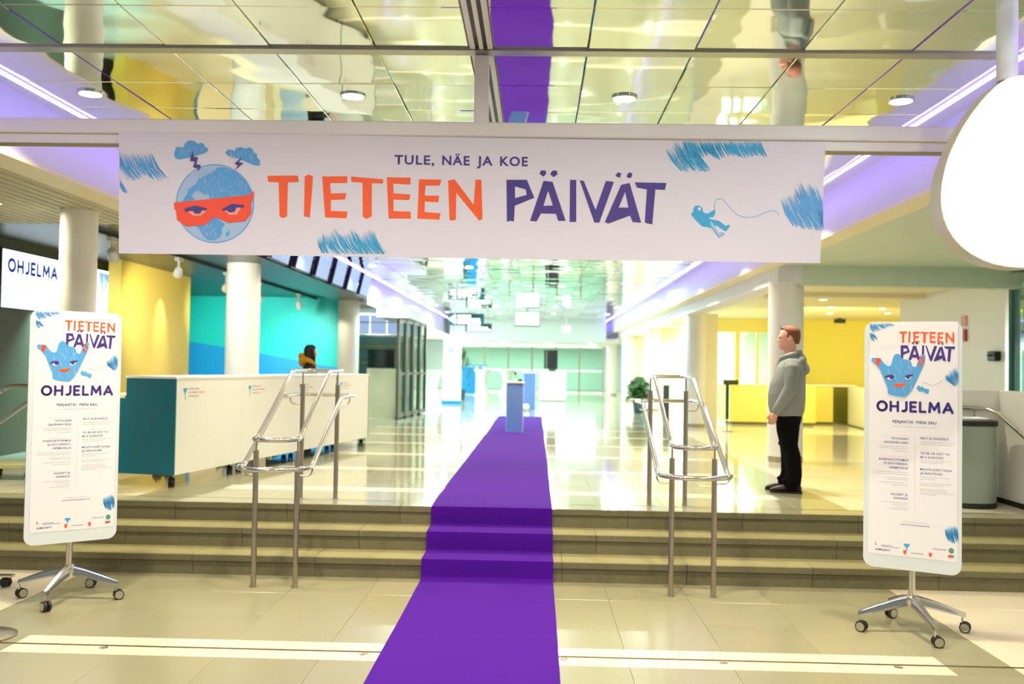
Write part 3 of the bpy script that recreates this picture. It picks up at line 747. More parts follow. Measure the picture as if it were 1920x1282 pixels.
    for s_, v in (('TOTUUDEN', .503), ('JÄLKEINEN AIKA', .520), ('AVARUUSTUTKIMUS', .594), ('EI SOVI HEIKKO-', .611), ('HERMOISILLE', .628), ('NUORET JA', .742), ('ROHKEUS', .758)):
        T(s_, 0, .455, v, .0135, bold=.012, align='R')
    for s_, v in (('PELIT JA ROHKEUS', .497), ('TO BE OR NOT TO', .560), ('BE A SCIENTIST', .577), ('MUUTA KOETTAVAA', .628), ('JA NÄHTÄVÄÄ', .645)):
        T(s_, .59, 1, v, .0135, bold=.012, align='L')
    # small print too fine to read: rows of word-sized dashes
    mb = MB(); rr5 = random.Random(9)
    def row(u0, u1, v, h=.0022):
        u = u0
        while u < u1-.005:
            wdt = min(rr5.uniform(.018, .06), u1-u); a = c(u, v); b = c(u+wdt, v)
            mb.poly([(a[0], a[1]), (b[0], a[1]), (b[0], a[1]+h), (a[0], a[1]+h)], yf-.0008); u += wdt+.006
    for u0, u1, v in ((.12, .455, .534), (.13, .455, .542), (.30, .455, .553), (.06, .455, .644), (.06, .455, .653), (.18, .455, .668), (.22, .455, .675), (.12, .455, .689), (.25, .455, .699),
                      (.15, .455, .774), (.28, .455, .782), (.30, .455, .793), (.22, .455, .801), (.59, .97, .510), (.59, .95, .519), (.59, .93, .588), (.59, .85, .596),
                      (.59, .92, .657), (.59, .76, .666), (.59, .93, .684), (.59, .84, .692), (.59, .88, .708), (.59, .9, .715), (.59, .96, .723), (.59, .77, .730), (.40, .68, .853), (.28, .77, .448)):
        row(u0, u1, v)
    mb.build('small_print', M_GREY, p)['kind'] = 'stuff'
    mb = MB()
    for u0, u1, v in ((.16, .455, .487), (.16, .455, .578), (.16, .455, .727), (.59, .9, .483), (.59, .86, .545)):
        a, b = c(u0, v), c(u1, v); mb.poly([(a[0], a[1]), (b[0], b[1]), (b[0], b[1]+.0009), (a[0], a[1]+.0009)], yf-.0008)
    a, b = c(.528, .485), c(.528, .815); mb.poly([(a[0], b[1]), (a[0]+.0012, b[1]), (a[0]+.0012, a[1]), (a[0], a[1])], yf-.0008)
    a, b = c(.524, .43), c(.524, .418); mb.poly([(a[0], a[1]), (a[0]+.001, a[1]), (a[0]+.001, b[1]), (a[0], b[1])], yf-.0008)
    mb.build('hairline', M_PEACH, p)
    T('tuni.fi/tieteenpaivat', .37, .70, .866, .0105, bold=.005)
    T('AAMULEHTI', .08, .255, .984, .0125, bold=.02); T('TAMPERE', .49, .63, .984, .008, mat('print_black', '#2A2730', .5))
    T('POLIISI', .74, .88, .957, .010)
    polys('emblem', M_BLUE2, [[(.405, .944), (.43, .946), (.442, .942), (.455, .946), (.48, .944), (.47, .955), (.452, .958), (.448, .972), (.438, .972), (.434, .958), (.415, .955)]], c)
    for u in (.405, .69):
        polys('emblem', M_ORANGE, [[(u, .972), (u+.035, .972), (u+.034, .985), (u+.0175, .992), (u+.001, .985)]], c)
    polys('emblem', mat('print_green', '#5E9A86', .5), [[(.935+.03*math.cos(a*PI/8), .955+.012*math.sin(a*PI/8)) for a in range(16)]], c)
    polys('emblem', M_MASK, [[(.90, .974), (.945, .972), (.945, .984), (.90, .984)]], c)
    polys('emblem', M_BLUE, [[(.945, .972), (.965, .973), (.965, .983), (.945, .984)]], c)
    mb = MB(); 
    for u0, u1, v in ((.15, .28, .962), (.15, .36, .967), (.49, .63, .958), (.74, .96, .986), (.90, .97, .990)): row(u0, u1, v)
    mb = MB()
    polys('emblem', M_PURP, [[(.08, .950), (.085, .948), (.088, .956), (.10, .962), (.098, .964), (.083, .959)], [(.15, .959), (.28, .959), (.28, .9605), (.15, .9605)], [(.15, .965), (.36, .965), (.36, .9665), (.15, .9665)]], c)
def caster(parent, x, y, zt, rot, r=.036, name='caster', axle=M_ALU):
    M = Matrix.Translation((x, y, 0)) @ Matrix.Rotation(rot, 4, 'Z')
    mb = MB()
    for s_ in (-1, 1):
        mb.cur = 0
        p = [M @ Vector((s_*.006, .012, r)), M @ Vector((s_*.026, .012, r))]; mb.cyl(p[0], p[1], r, n=18)
        mb.cur = 1
        p = [M @ Vector((s_*.0262, .012, r)), M @ Vector((s_*.029, .012, r))]; mb.cyl(p[0], p[1], r*.8, n=18)
    mb.cur = 1
    mb.cyl(M @ Vector((0, -.004, r*.9)), M @ Vector((0, -.004, zt)), .008, n=10)
    mb.cur = 0
    mb.box((-.006, -.02, r*1.2), (.006, .03, r*1.75), M)
    return mb.build(name, [M_RUB, axle], parent, smooth=True)
def poster_stand(loc, rz, W, label, sides):
    t = thing('poster_stand', label, 'poster stand', loc, rz, 'programme stands at the foot of the stairs')
    Z0, Z1 = .42, 2.115
    MB().prism(rounded(-W/2, W/2, Z0, Z1, .065), -.055, -.035).build('panel', M_PANEL, t, smooth=True)
    PW, PH = W*.905, 1.60
    mb = MB(); nn = 12
    for i in range(nn):
        a = -PH*i/nn; b = -PH*(i+1)/nn
        wv = lambda q: .0015*math.sin(q*7)
        mb.add([(-PW/2, -.0566, a), (PW/2, -.0566, a), (PW/2, -.0566, b), (-PW/2, -.0566, b)], [(0, 3, 2, 1)])
    mb.box((-PW/2, -.0564, -PH), (PW/2, -.0552, 0))
    po = mb.build('poster', M_PAPER, t, (0.004, 0, Z1-.004))
    poster_art(po, PW, PH, -.0568)
    MB().cyl((0, -.012, .2), (0, -.012, 1.75), .0225, n=20).build('post', M_ALU, t, smooth=True)
    MB().lathe([(.05, .185), (.055, .2), (.05, .235), (.03, .25)], (0, -.012, 0), 20).build('hub', M_ALU, t, smooth=True)
    for k in range(4):
        a = -rz+k*PI/2+.04
        d = Vector((math.cos(a), math.sin(a), 0)); n_ = Vector((-d.y, d.x, 0)); o_ = Vector((0, -.012, 0))
        mb = MB(); rings = []
        for r_, zt, zb2, hw in ((.035, .245, .175, .026), (.12, .222, .16, .022), (.25, .178, .128, .018), (.355, .138, .105, .015), (.368, .134, .10, .012)):
            p = o_+d*r_
            rings.append([p+n_*hw*.6+Vector((0, 0, zt)), p+n_*hw+Vector((0, 0, zt-.012)), p+n_*hw+Vector((0, 0, zb2)), p-n_*hw+Vector((0, 0, zb2)), p-n_*hw+Vector((0, 0, zt-.012)), p-n_*hw*.6+Vector((0, 0, zt))])
        mb.loft(rings); leg = mb.build('leg', M_ALU, t, smooth=True, auto=40)
        p = o_+d*.355
        caster(leg, p.x, p.y, .11, sides[k])
poster_stand((-3.425, 6.845, 0), R(39), .63, 'white programme poster stand on chrome wheels left of the stairs', [R(a-39) for a in (-55, -85, -35, -125)])
poster_stand((2.597, 6.50, 0), R(-28.6), .62, 'white programme poster stand on chrome wheels right of the stairs', [R(a+28.6) for a in (-120, -70, -130, -95)])

# ------------------------------------------------------------------ stair handrails
def rail_loop(wd, y0, y1, z0, z1, front, back, cf, cr):
    """closed handrail loop: rounded front towards the viewer, slope up the stairs, rounded back"""
    pts = []; n = 8
    def corner(cx, cy, r, a0, z):
        for i in range(n+1):
            a = a0+PI/2*i/n; pts.append((cx+r*math.cos(a), cy+r*math.sin(a), z))
    pts += [(-wd, y0, z0)]
    corner(-wd+cf, y0-front+cf, cf, PI, z0); corner(wd-cf, y0-front+cf, cf, 1.5*PI, z0)
    pts += [(wd, y0, z0), (wd, y0+.03, z0+.008), (wd, y0+.07, z0+.03), (wd, y1-.07, z1-.03), (wd, y1-.03, z1-.008), (wd, y1, z1)]
    corner(wd-cr, y1+back-cr, cr, 0, z1); corner(-wd+cr, y1+back-cr, cr, PI/2, z1)
    pts += [(-wd, y1, z1), (-wd, y1-.03, z1-.008), (-wd, y1-.07, z1-.03), (-wd, y0+.07, z0+.03), (-wd, y0+.03, z0+.008)]
    return pts
def handrail(cx, label):
    t = thing('stair_handrail', label, 'handrail', (cx, 7.33, 0), 0, 'steel handrails on the stairs')
    w_ = .165
    for y, zf, zt, zr in ((0, 0, 1.07, 1.15), (1.43, UP, 1.56, 1.675)):
        for s_ in (-1, 1):
            p = MB().cyl((s_*w_, y, zf), (s_*w_, y, zt), .0215, n=20).build('post', M_BRUSH, t, smooth=True)
            MB().lathe([(.03, 0), (.03, .004), (.0225, .006)], (s_*w_, y, zf), 18).build('foot_plate', M_BRUSH, p, smooth=True)
            MB().cyl((s_*w_, y, zt), (s_*w_, y, zr), .007, n=10).build('pin', M_BRUSH, p, smooth=True)
            zz = .95 if zf == 0 else 1.45
            yb = y
            pth = [(s_*w_, yb, zz-.075), (s_*(w_+.075), yb, zz-.075), (s_*(w_+.1), yb, zz-.068), (s_*(w_+.115), yb, zz-.045), (s_*(w_+.118), yb, zz-.015)]
            MB().tube(pth, .006, 8).build('bracket', M_BRUSH, p, smooth=True)
    MB().tube(rail_loop(.168, .03, 1.09, 1.165, 1.69, .21, .55, .15, .05), .0195, 12, True).build('upper_rail', M_CHROME, t, smooth=True, auto=60)
    MB().tube(rail_loop(.272, .03, 1.11, .95, 1.455, .34, .60, .24, .06), .0195, 12, True).build('lower_rail', M_CHROME, t, smooth=True, auto=60)
handrail(-2.03, 'double loop steel handrail on the stairs left of the purple carpet')
handrail(1.238, 'double loop steel handrail on the stairs right of the purple carpet')

# ------------------------------------------------------------------ pillars
def pillar(x, y, r, zt, label, cap=False):
    t = thing('pillar', label, 'pillar', (x, y, UP), 0, 'white round pillars')
    MB().lathe([(r, .08), (r, zt-UP)], n=36).build('shaft', M_WHITE, t, smooth=True)
    MB().lathe([(r+.004, 0), (r+.004, .08)], n=36).build('base_ring', M_BRUSH, t, smooth=True)
    if cap: MB().lathe([(r+.03, zt-UP-.012), (r+.03, zt-UP)], n=30).build('collar', M_BRUSH, t, smooth=True)
pillar(3.5, 13.2, .24, SOF, 'white round pillar behind the man in the grey hoodie')
pillar(-4.42, 8.85, .17, SOF, 'slim white round pillar behind the left poster stand', True)
pillar(-4.19, 13.2, .235, SOF-.04, 'white round pillar behind the middle of the long counter')
pillar(-4.19, 20.7, .235, SOF-.04, 'cream lit round pillar at the right end of the turquoise wall')
pillar(3.5, 20.7, .235, 3.0, 'white pillar left of the yellow counter')
pillar(3.5, 28.2, .235, 3.0, 'white pillar beside the dark green potted plant')
pillar(3.5, 35.7, .235, 3.0, 'white pillar far down the right side of the hall, third behind the handrail')
pillar(3.5, 43.2, .235, 3.0, 'white pillar far down the right side of the hall, last before the glass end')
pillar(-4.19, 28.2, .235, 3.1, 'white pillar left of the white roll-up banner')
sbox('wall_right', (3.66, 20.8, UP), (4.02, 21.1, 3.0), M_CREAM)
sbox('wall_right', (3.66, 28.3, UP), (4.3, 28.6, 3.0), M_CREAM)
sbox('wall_right', (3.66, 35.8, UP), (4.3, 36.1, 3.0), M_CREAM)

# ------------------------------------------------------------------ ticket hall on the left
sbox('wall_left', (-7.1, 9.8, UP), (-6.9, 15.3, 3.32), mat('olive_dark_wall', '#44462F', .5))
sbox('wall_left', (-6.66, 14.3, UP), (-6.46, 17.2, 3.32), M_YELW)
sbox('wall_left', (-8.6, 17.2, UP), (-8.4, 22.5, 3.32), M_TEALW)
# turquoise end wall with a blue wave painted below
wv_ = struct(thing('wall_back', '', '', (0, 22.1, 0))); del wv_['label'], wv_['category']
def wave(x): return 2.224+(x+8.28)*(-.16)-.006*(x+8.28)*(x+5)
pts_t = [(-8.4+.2*i, wave(-8.4+.2*i)) for i in range(20)]
MB().prism([(-8.4, 3.32)]+[p for p in pts_t]+[(-4.6, 3.32)], 0, .1).build('turquoise_panel', M_TEALW, wv_)
MB().prism([(-8.4, UP)]+[p for p in pts_t]+[(-4.6, UP)], 0.001, .1).build('blue_panel', M_BLUEW, wv_)
for k in range(1, 3): pass
# big programme screen
t = thing('programme_screen', 'large bright OHJELMA programme screen on the dark left wall', 'screen', (-6.88, 11.8, 2.42))
MB().box((-.015, -.02, -.02), (0, 3.0, .77)).build('bezel', M_BLACK, t)
MB().box((0, 0, 0), (.012, 2.97, .75)).build('display', M_SCREEN, t)
grp = bpy.data.objects.new('screen_print', None)
def screen_text(s_, y0, y1, z, cap, mt, bold=0., al='FIT'):
    o = text_obj(s_, y0, y1, z, cap, 0, mt, t, bold=bold, align=al)
    for v in o.data.vertices: v.co = (.0135, v.co.x, v.co.z)
    o.data.flip_normals()
def emit_s(out):
    mb = MB()
    for q in out: mb.poly(q, 0)
    mb.v = [(.0135, v[0], v[2]) for v in mb.v]; mb.build('lettering', M_INK, t)
stroke_word('OHJELMA', .10, 1.36, .46, .19, .042, emit_s)
screen_text('TOTUUDEN', .12, .70, .17, .06, M_INK2, .01); screen_text('JÄLKEINEN AIKA', .12, .98, .07, .06, M_INK2, .01)
screen_text('PIENI SALI', 1.75, 2.32, .52, .05, M_INK2, .0); screen_text('NUORET JA ROHKEUS', 1.25, 2.02, .10, .045, M_INK2, 0.)
screen_text('MUUTA KOETTAVAA', 2.1, 2.8, .12, .045, M_INK2, 0.)
mb = MB()
rr6 = random.Random(4)
for i in range(22):
    y = 2.62+.34*i/22; a = .73-rr6.uniform(0, .04); b = .42+rr6.uniform(-.05, .08)
    mb.add([(.0135, y, a), (.0135, y+.02, a), (.0135, min(y+.1, 2.965), b), (.0135, min(y+.085, 2.96), b)], [(0, 1, 2, 3)])
mb.build('pencil_scribble', M_INK2, t)
MB().box((.0128, .12, .31), (.0135, .95, .315)).build('hairline', M_INK2, t)
# cyan fill light added to imitate the screen's glow on the wall below
lamp('AREA', 'screen_glow_fill', (-6.55, 12.7, 2.34), 45, (.42, .9, 1), size=.2, size_y=2.6, spread=R(110), target=(-6.9, 12.7, 1.75))

# counters
CT0 = Vector((-3.58, 9.2, UP)); CA = -math.atan2(.99, 5.29)
def counter(i, y0, L, left_panel, right_panel, low, label):
    d = Matrix.Rotation(CA, 3, 'Z') @ Vector((0, y0, 0))
    t = thing('reception_counter', label, 'counter', CT0+d, CA, 'white counter modules on wheels')
    e0 = .02 if left_panel else 0; e1 = .02 if right_panel else 0
    MB().box((-.025, e0+.001, .13), (0, L-e1-.001, 1.085)).build('front_panel', M_WHITE, t)
    MB().rbox((-.56, 0, 1.085), (.004, L-.002, 1.11), .004).build('worktop', M_WHITE, t)
    MB().box((-.56, e0, .13), (-.53, L-e1, 1.085)).build('back_panel', M_TEAL, t)
    MB().box((-.53, e0, .13), (-.025, L-e1, .16)).build('bottom_board', M_BRUSH, t)
    MB().box((-1.08, 0, .885), (-.561, L-.002, .91)).build('desk_top', M_CREAM, t)
    for f, (a, b) in ((left_panel, (0, .02)), (right_panel, (L-.02, L-.003))):
        if f: MB().prism([(0.003, .13), (.003, 1.084), (-.53, 1.084), (-.53, .884), (-1.06, .884), (-1.06, .13)], a, b).build('side_panel', M_TEAL, t)
    for x in (-.07, -.98):
        for y in (.08, L-.12):
            caster(t, x, y, .13, .4 if x > -.5 else -.3, .05, axle=M_RUB)
    lg = MB(); z = .93; y = .14
    def yl(a, b): return (.0015, y+a, z+b)
    pts = [(0, .055), (.012, .065), (.035, .058), (.05, .065), (.075, .068), (.072, .05), (.055, .03), (.046, .01), (.045, -.055), (.035, -.055), (.034, .01), (.015, .03)]
    lg.add([yl(*p) for p in pts], [tuple(reversed(range(len(pts))))]); fx = len(lg.f)-1
    lg.build('emblem', M_BLUE2, t)
    mb = MB()
    for (a, b, zz, c) in ((.1, .30, .05, 0), (.1, .42, .012, 1), (.1, .29, -.026, 2)):
        mb.cur = c; u = a
        rr7 = random.Random(c)
        while u < b-.01:
            wdt = min(rr7.uniform(.05, .11), b-u); mb.add([yl(u, zz), yl(u+wdt, zz), yl(u+wdt, zz+.013), yl(u, zz+.013)], [(0, 1, 2, 3)]); u += wdt+.015
    mb.build('logo_text', [mat('logo_grey', '#BDBAC0'), mat('logo_pink', '#DDA9A6'), mat('logo_sand', '#C6BFA6')], t)
counter(0, 0, 1.355, True, False, True, 'nearest white counter module with the teal end panel')
counter(1, 1.355, 1.355, False, False, True, 'second white counter module, next after the teal ended one')
counter(2, 2.71, 1.355, False, False, True, 'third white counter module, behind the left handrail')
counter(3, 4.07, 1.30, True, True, True, 'last white counter module with a teal strip on each edge')
t = thing('service_desk', 'cream topped service desk at the foot of the yellow wall', 'desk', (-5.6, 16.6, UP))
MB().rbox((-.6, -.3, .92), (.95, .35, 1.02), .01).build('desk_top', M_CREAM, t); MB().box((-.5, -.2, 0), (.85, .25, .92)).build('desk_body', M_CREAM, t)
# track with spotlights
t = tag(MB().box((-5.28, 10.7, 3.27), (-5.22, 22.0, 3.31)).build('light_track', M_BLACK), 'black ceiling track carrying the ticket hall spotlights', 'light track')
def spot_lamp(x, y, z, tgt, label, e, col=(1, .93, .75), ang=60):
    t = thing('spotlight', label, 'spotlight', (x, y, z), 0, 'spotlights on the black ceiling track')
    d = (Vector(tgt)-Vector((x, y, z))).normalized()
    MB().cyl((0, 0, .05), (0, 0, 3.27-z), .02, n=10).build('stem', M_WHITE, t)
    MB().box((-.035, -.08, 3.22-z), (.035, .08, 3.27-z)).build('track_adapter', M_WHITE, t)
    MB().tube([d*-.06, d*-.02, d*.08, d*.13], [.035, .06, .065, .07], 16).build('head', M_WHITE, t, smooth=True)
    MB().tube([d*.128, d*.134], .062, 16).build('lens', M_LAMP, t)
    lamp('SPOT', 'spot_beam', Vector((x, y, z))+d*.16, e, col, target=tgt, spot=R(ang), blend=1, size=.04)
spot_lamp(-5.25, 11.35, 3.08, (-6.2, 15.0, 1.5), 'white track spotlight just left of the banner edge', 120, ang=75)
spot_lamp(-5.25, 13.5, 3.08, (-6.46, 15.9, 2.3), 'white track spotlight lighting the yellow wall', 210, ang=80)
lamp('SPOT', 'wall_wash', (-6.12, 15.8, 3.2), 70, (1, .97, .85), target=(-6.46, 15.85, 2.3), spot=R(44), size=.03, blend=1)
spot_lamp(-5.25, 17.5, 2.98, (-6.8, 22.1, 1.9), 'track spotlight in front of the turquoise wall beside the middle pillar', 700, (.85, 1, .95), 60)
spot_lamp(-5.2, 20.2, 3.05, (-5.4, 22.1, 1.9), 'track spotlight in front of the turquoise wall above the woman', 150, (.85, 1, .95), 80)
spot_lamp(-5.25, 15.6, 3.02, (-7.6, 22.1, 1.9), 'track spotlight between the yellow wall and the middle pillar', 300, (.85, 1, .95), 55)
lamp('SPOT', 'pillar_fill', (-4.3, 10.9, 3.12), 190, (1, 1, .9), target=(-4.2, 13.1, 2.1), spot=R(95), size=.04, blend=1)  # these three are added fills that whiten the left pillars, without fixtures
lamp('SPOT', 'pillar_fill', (-4.9, 19.6, 3.1), 60, (1, .95, .7), target=(-4.25, 20.6, 1.8), spot=R(60), size=.04)
lamp('SPOT', 'pillar_fill', (-5.2, 8.4, 3.1), 25, (1, .98, .6), target=(-4.5, 8.8, 1.9), spot=R(60), size=.04)
# monitors on the bulkhead
for k in range(6):
    lab = ['leftmost', 'second', 'third', 'fourth', 'fifth', 'last and farthest'][k]
    t = thing('ceiling_monitor', 'tilted bluish screen on the dark bulkhead, %s of the row of six' % lab, 'monitor', (-3.55, 12.34+1.24*k, 3.16), 0, 'row of screens over the counter')
    Mx = Matrix.Rotation(R(13), 4, 'Y')
    MB().box((-.06, -.03, -.02), (0, .84, .47), Mx).build('case', M_PURSIDE, t)
    MB().box((0, 0, .0), (.004, .81, .45), Mx).build('display', M_SCRBLUE, t)
    MB().box((.004, .1, .30), (.0048, .6, .33), Mx).box((.004, .1, .22), (.0048, .7, .24), Mx).box((.004, .1, .12), (.0048, .45, .14), Mx).build('screen_text', M_INK2, t)
    MB().cyl((-.15, .4, .25), (-.03, .4, .3), .02, n=8).build('bracket', M_BLACK, t)
# low cream wall with dark display and glass, right of the cream pillar
sbox('wall_back', (-4.0, 22.0, UP), (-3.25, 22.2, 1.66), M_CREAM)
t = struct(thing('window_4', '', '', (-3.95, 24.6, 0))); del t['label'], t['category']
for k in range(4): MB().box((-.9+.45*k, 0, 2.55), (-.48+.45*k, .04, 2.85)).build('pane', M_SCRBLUE, t); MB().box((-.9+.45*k, 0, 2.88), (-.48+.45*k, .04, 3.05)).build('pane', M_SCRBLUE, t)
MB().box((-1.2, .01, 2.50), (1.0, .03, 2.54)).box((-1.2, .01, 2.85), (1.0, .03, 2.88)).build('frame', M_BRUSH, t)
sbox('wall_back', (-6.0, 24.7, UP), (-3.3, 24.8, 2.5), mat('blue_grey_wall', '#6F8F92', .3))
for z in (2.12, 1.9): pass
o = MB().box((-4.9, 24.62, 2.2), (-3.3, 24.7, 2.25)).box((-4.9, 24.62, 1.78), (-3.3, 24.7, 1.83)).build('wall_rail', mat('olive_rail', '#B89A50', .4)); tag(o, 'pair of ochre rails on the blue grey wall behind the cream pillar', 'rail')
t = thing('wall_television', 'black television behind the low cream wall right of the cream pillar', 'television', (-3.75, 22.5, UP))
MB().box((-.33, 0, 1.18), (.33, .05, 1.62)).build('case', M_BLACK, t); MB().box((-.31, -.004, 1.2), (.31, 0, 1.6)).build('display', mat('tv_off', '#16211E', .1), t); MB().cyl((0, .03, 0), (0, .03, 1.2), .03).build('stand', M_BLACK, t)
# folded glass door leaves
for k in range(4):
    x = -3.2+.075*k; y = 21.5+.74*k
    t = thing('glass_door_leaf', 'bronze framed glass door leaf, %s of four folded beside the low cream wall' % ['nearest', 'second', 'third', 'farthest'][k], 'door', (x, y, UP), -.09, 'folded glass door leaves')
    fm = mat('bronze_steel', '#7A715E', .3, .8)
    for a, b in ((0, .09), (.66, .74)): MB().box((-.03, a, .03), (.03, b, 2.33)).build('stile', fm, t)
    for a, b in ((.03, .13), (1.02, 1.08), (2.25, 2.33)): MB().box((-.025, .09, a), (.025, .66, b)).build('rail', fm, t)
    MB().box((-.006, .09, .13), (.006, .66, 2.25)).build('pane', M_GLASSG, t)
    MB().box((-.04, .0, 0), (.04, .1, .03)).build('foot', M_RUB, t)
sbox('trim_15', (-3.7, 21.4, 2.84), (-2.95, 24.7, 3.06), M_FASCIA)
# left edge: ramp rail, caster objects, disk
t = thing('ramp_handrail', 'pale double metal handrail at the left edge of the picture', 'handrail', (-5.4, 9.5, UP))
MB().tube([(-.7, -.9, .62), (-.12, 0, .92), (-.07, 0, .955), (0, 0, .98), (.25, 0, .985), (.27, 0, .93), (.27, 0, .86)], .022, 10).build('upper_rail', M_CHROME, t, smooth=True)
MB().tube([(-.7, -.9, .25), (-.12, 0, .60), (.18, 0, .82), (.27, 0, .86)], .022, 10).build('lower_rail', M_CHROME, t, smooth=True)
MB().cyl((.27, 0, 0), (.27, 0, .87), .02).cyl((-.68, -.88, 0), (-.68, -.88, .62), .02).build('post', M_BRUSH, t, smooth=True)
t = thing('trolley', 'low flat trolley on black wheels half hidden by the left poster stand', 'trolley', (-5.35, 9.75, UP))
MB().rbox((-.5, -.2, .12), (.3, .25, .17), .01).build('deck', mat('trolley_cream', '#C8C48E', .5), t); caster(t, -.42, -.1, .12, .3, .045, axle=M_RUB); caster(t, .1, -.15, .12, -.3, .05, axle=M_RUB); caster(t, -.42, .2, .12, .3, .045, axle=M_RUB); caster(t, .2, .2, .12, .3, .045, axle=M_RUB)
t = thing('wheeled_base', 'black caster wheel under a flat bar at the left edge', 'trolley', (-4.22, 7.14, 0))
MB().rbox((-.45, -.03, .075), (.22, .03, .095), .004).build('foot_bar', M_ALU, t); caster(t, .17, 0, .08, 1.2, .036, axle=M_RUB); caster(t, -.38, 0, .08, 1.2, .036, axle=M_RUB)
t = thing('barrier_post', 'round brushed metal base of a barrier post at the lower left corner', 'barrier post', (-3.45, 5.86, 0))
MB().lathe([(.18, 0), (.18, .012), (.165, .02), (.02, .026)], n=32).build('base', M_BRUSH, t, smooth=True)
MB().cyl((-.0, 0, .02), (-.0, 0, .95), .02).build('post', M_BRUSH, t, smooth=True)

# ------------------------------------------------------------------ right side
wr = sbox('wall_right', (6.55, 13.2, UP), (6.75, 17.0, 3.2), M_WHITE)
sbox('wall_right', (6.55, -2, UP), (6.75, 10.2, 3.2), M_WHITE)
sbox('wall_right', (6.55, 10.2, 2.98), (6.75, 13.2, 3.2), M_WHITE)
t = struct(thing('door_1', '', '', (6.6, 10.2, UP))); del t['label'], t['category']
for a, b in ((0, .08), (2.9, 3.0)): MB().box((-.06, a, 0), (.06, b, 2.48)).build('jamb', M_BRUSH, t)
MB().box((-.02, .08, .03), (.02, 2.9, 2.45)).build('pane', M_GLASSG, t)
tag(MB().box((8.2, 9.5, .5), (8.3, 16, 2.0)).box((8.22, 9.5, 2.0), (8.3, 16, 3.05)).build('shop_backdrop', M_TEALD), 'teal shop display seen through the glass door at the right edge', 'display')
tag(MB().box((8.1, 9.5, 2.2), (8.18, 16, 2.5)).build('shop_sign_band', M_VIOLET), 'violet lit band above the teal display at the right edge', 'sign')
t = thing('door_closer', 'grey door closer box with arm above the glass door at right', 'door closer', (6.5, 12.9, 3.0))
MB().rbox((-.12, -.35, 0), (.04, .1, .13), .01).build('body', mat('closer_grey', '#A9B5AC', .4), t); MB().tube([(-.05, -.1, 0), (-.1, .2, -.03), (-.03, .62, -.03)], .018, 8).build('arm', M_BRUSH, t)
t = thing('wall_intercom', 'small black intercom box on the white wall at right', 'intercom', (6.53, 13.44, 2.02))
MB().rbox((-.07, -.12, -.07), (.02, .12, .07), .015).build('body', M_RUB, t); MB().lathe([(.04, 0), (.03, .02), (.01, .025)], (-.09, 0, 0), 12).build('button', M_BLACK, t)
t = thing('fire_alarm', 'red fire alarm button below a small red sign on the white wall', 'fire alarm', (6.54, 14.45, 2.35))
MB().rbox((-.03, -.09, -.09), (.01, .09, .09), .008).build('call_point', M_RED, t); MB().box((-.035, -.03, -.03), (-.03, .03, .03)).build('button', M_BLACK, t)
MB().box((-.008, -.08, .14), (.008, .08, .3)).build('pictogram_plate', mat('alarm_plate', '#D98A86', .4), t)
# low white ramp wall, bin, rail
lw = sbox('wall_right', (3.72, 9.45, UP), (4.62, 9.57, 1.6), M_WHITE)
sbox('wall_right', (4.62, 4.5, 0), (4.74, 9.57, 1.6), M_WHITE)
sbox('baseboard_right', (3.72, 9.435, UP), (4.62, 9.45, UP+.05), M_RUB); sbox('baseboard_right', (4.605, 8.7, UP), (4.62, 9.45, UP+.05), M_RUB)
t = thing('wall_handrail', 'steel handrail fixed to the low white wall behind the bin', 'handrail', (4.2, 9.4, 1.42))
MB().tube([(-.45, 0, .02), (.2, 0, .005), (.28, 0, 0), (.34, -.12, -.04), (.36, -.8, -.33)], .02, 12).build('rail', M_CHROME, t, smooth=True)
for x in (-.2, .16): MB().tube([(x, 0, -.01), (x, 0, -.1), (x+.02, .01, -.12), (x+.06, .05, -.12)], .008, 8).build('bracket', M_BRUSH, t, smooth=True)
t = thing('litter_bin', 'grey green litter bin with a black rim by the low white wall', 'bin', (4.18, 9.14, UP))
def oval(rx, ry, z, n=36, p=2.6):
    out = []
    for j in range(n):
        a = 2*PI*j/n; ca, sa = math.cos(a), math.sin(a)
        out.append((rx*math.copysign(abs(ca)**(2/p), ca), ry*math.copysign(abs(sa)**(2/p), sa), z))
    return out
MB().loft([oval(.232, .222, .045), oval(.235, .225, .06), oval(.235, .225, .775)]).build('body', M_BIN, t, smooth=True)
MB().loft([oval(.236, .226, 0), oval(.24, .23, .05)]).build('base', M_RUB, t, smooth=True)
MB().loft([oval(.243, .233, .775), oval(.247, .237, .80), oval(.244, .234, .825), oval(.19, .18, .835), oval(.17, .16, .80)]).build('rim', M_RUB, t, smooth=True)
MB().loft([oval(.165, .155, .79), oval(.18, .17, .845), oval(.16, .15, .85), oval(.1, .1, .82)]).build('bin_liner', mat('plastic_liner', '#E8EEF0', .2), t, smooth=True)
# yellow room
sbox('wall_back', (6.1, 24.5, UP), (13.4, 24.7, 3.1), M_YELR); sbox('wall_right', (13.2, 13, UP), (13.4, 24.5, 3.1), M_YELR)
sbox('wall_back', (6.75, 16.8, UP), (6.95, 17.0, 3.1), M_YELR)
sbox('wall_back', (4.0, 24.5, UP), (4.25, 24.7, 3.1), M_CREAM); sbox('wall_back', (4.25, 24.5, 2.75), (6.1, 24.7, 3.1), M_YELCTR)
t = struct(thing('window_5', '', '', (4.25, 24.55, UP))); del t['label'], t['category']
for x in (.0, .95, 1.2, 1.5, 1.8): MB().box((x, -.03, 0), (x+(.12 if x == .95 else .05), .05, 2.25)).build('mullion', M_YELCTR if x in (.95, 1.5) else M_GLASSG, t)
MB().box((.05, 0, 0), (.95, .01, 2.25)).build('pane', M_GLASSG, t); MB().box((1.25, 0, 0), (1.8, .01, 2.25)).build('pane', M_GLASSG, t)
sbox('wall_back', (3.9, 28.9, UP), (8.3, 29.0, 3.0), M_WHITE)
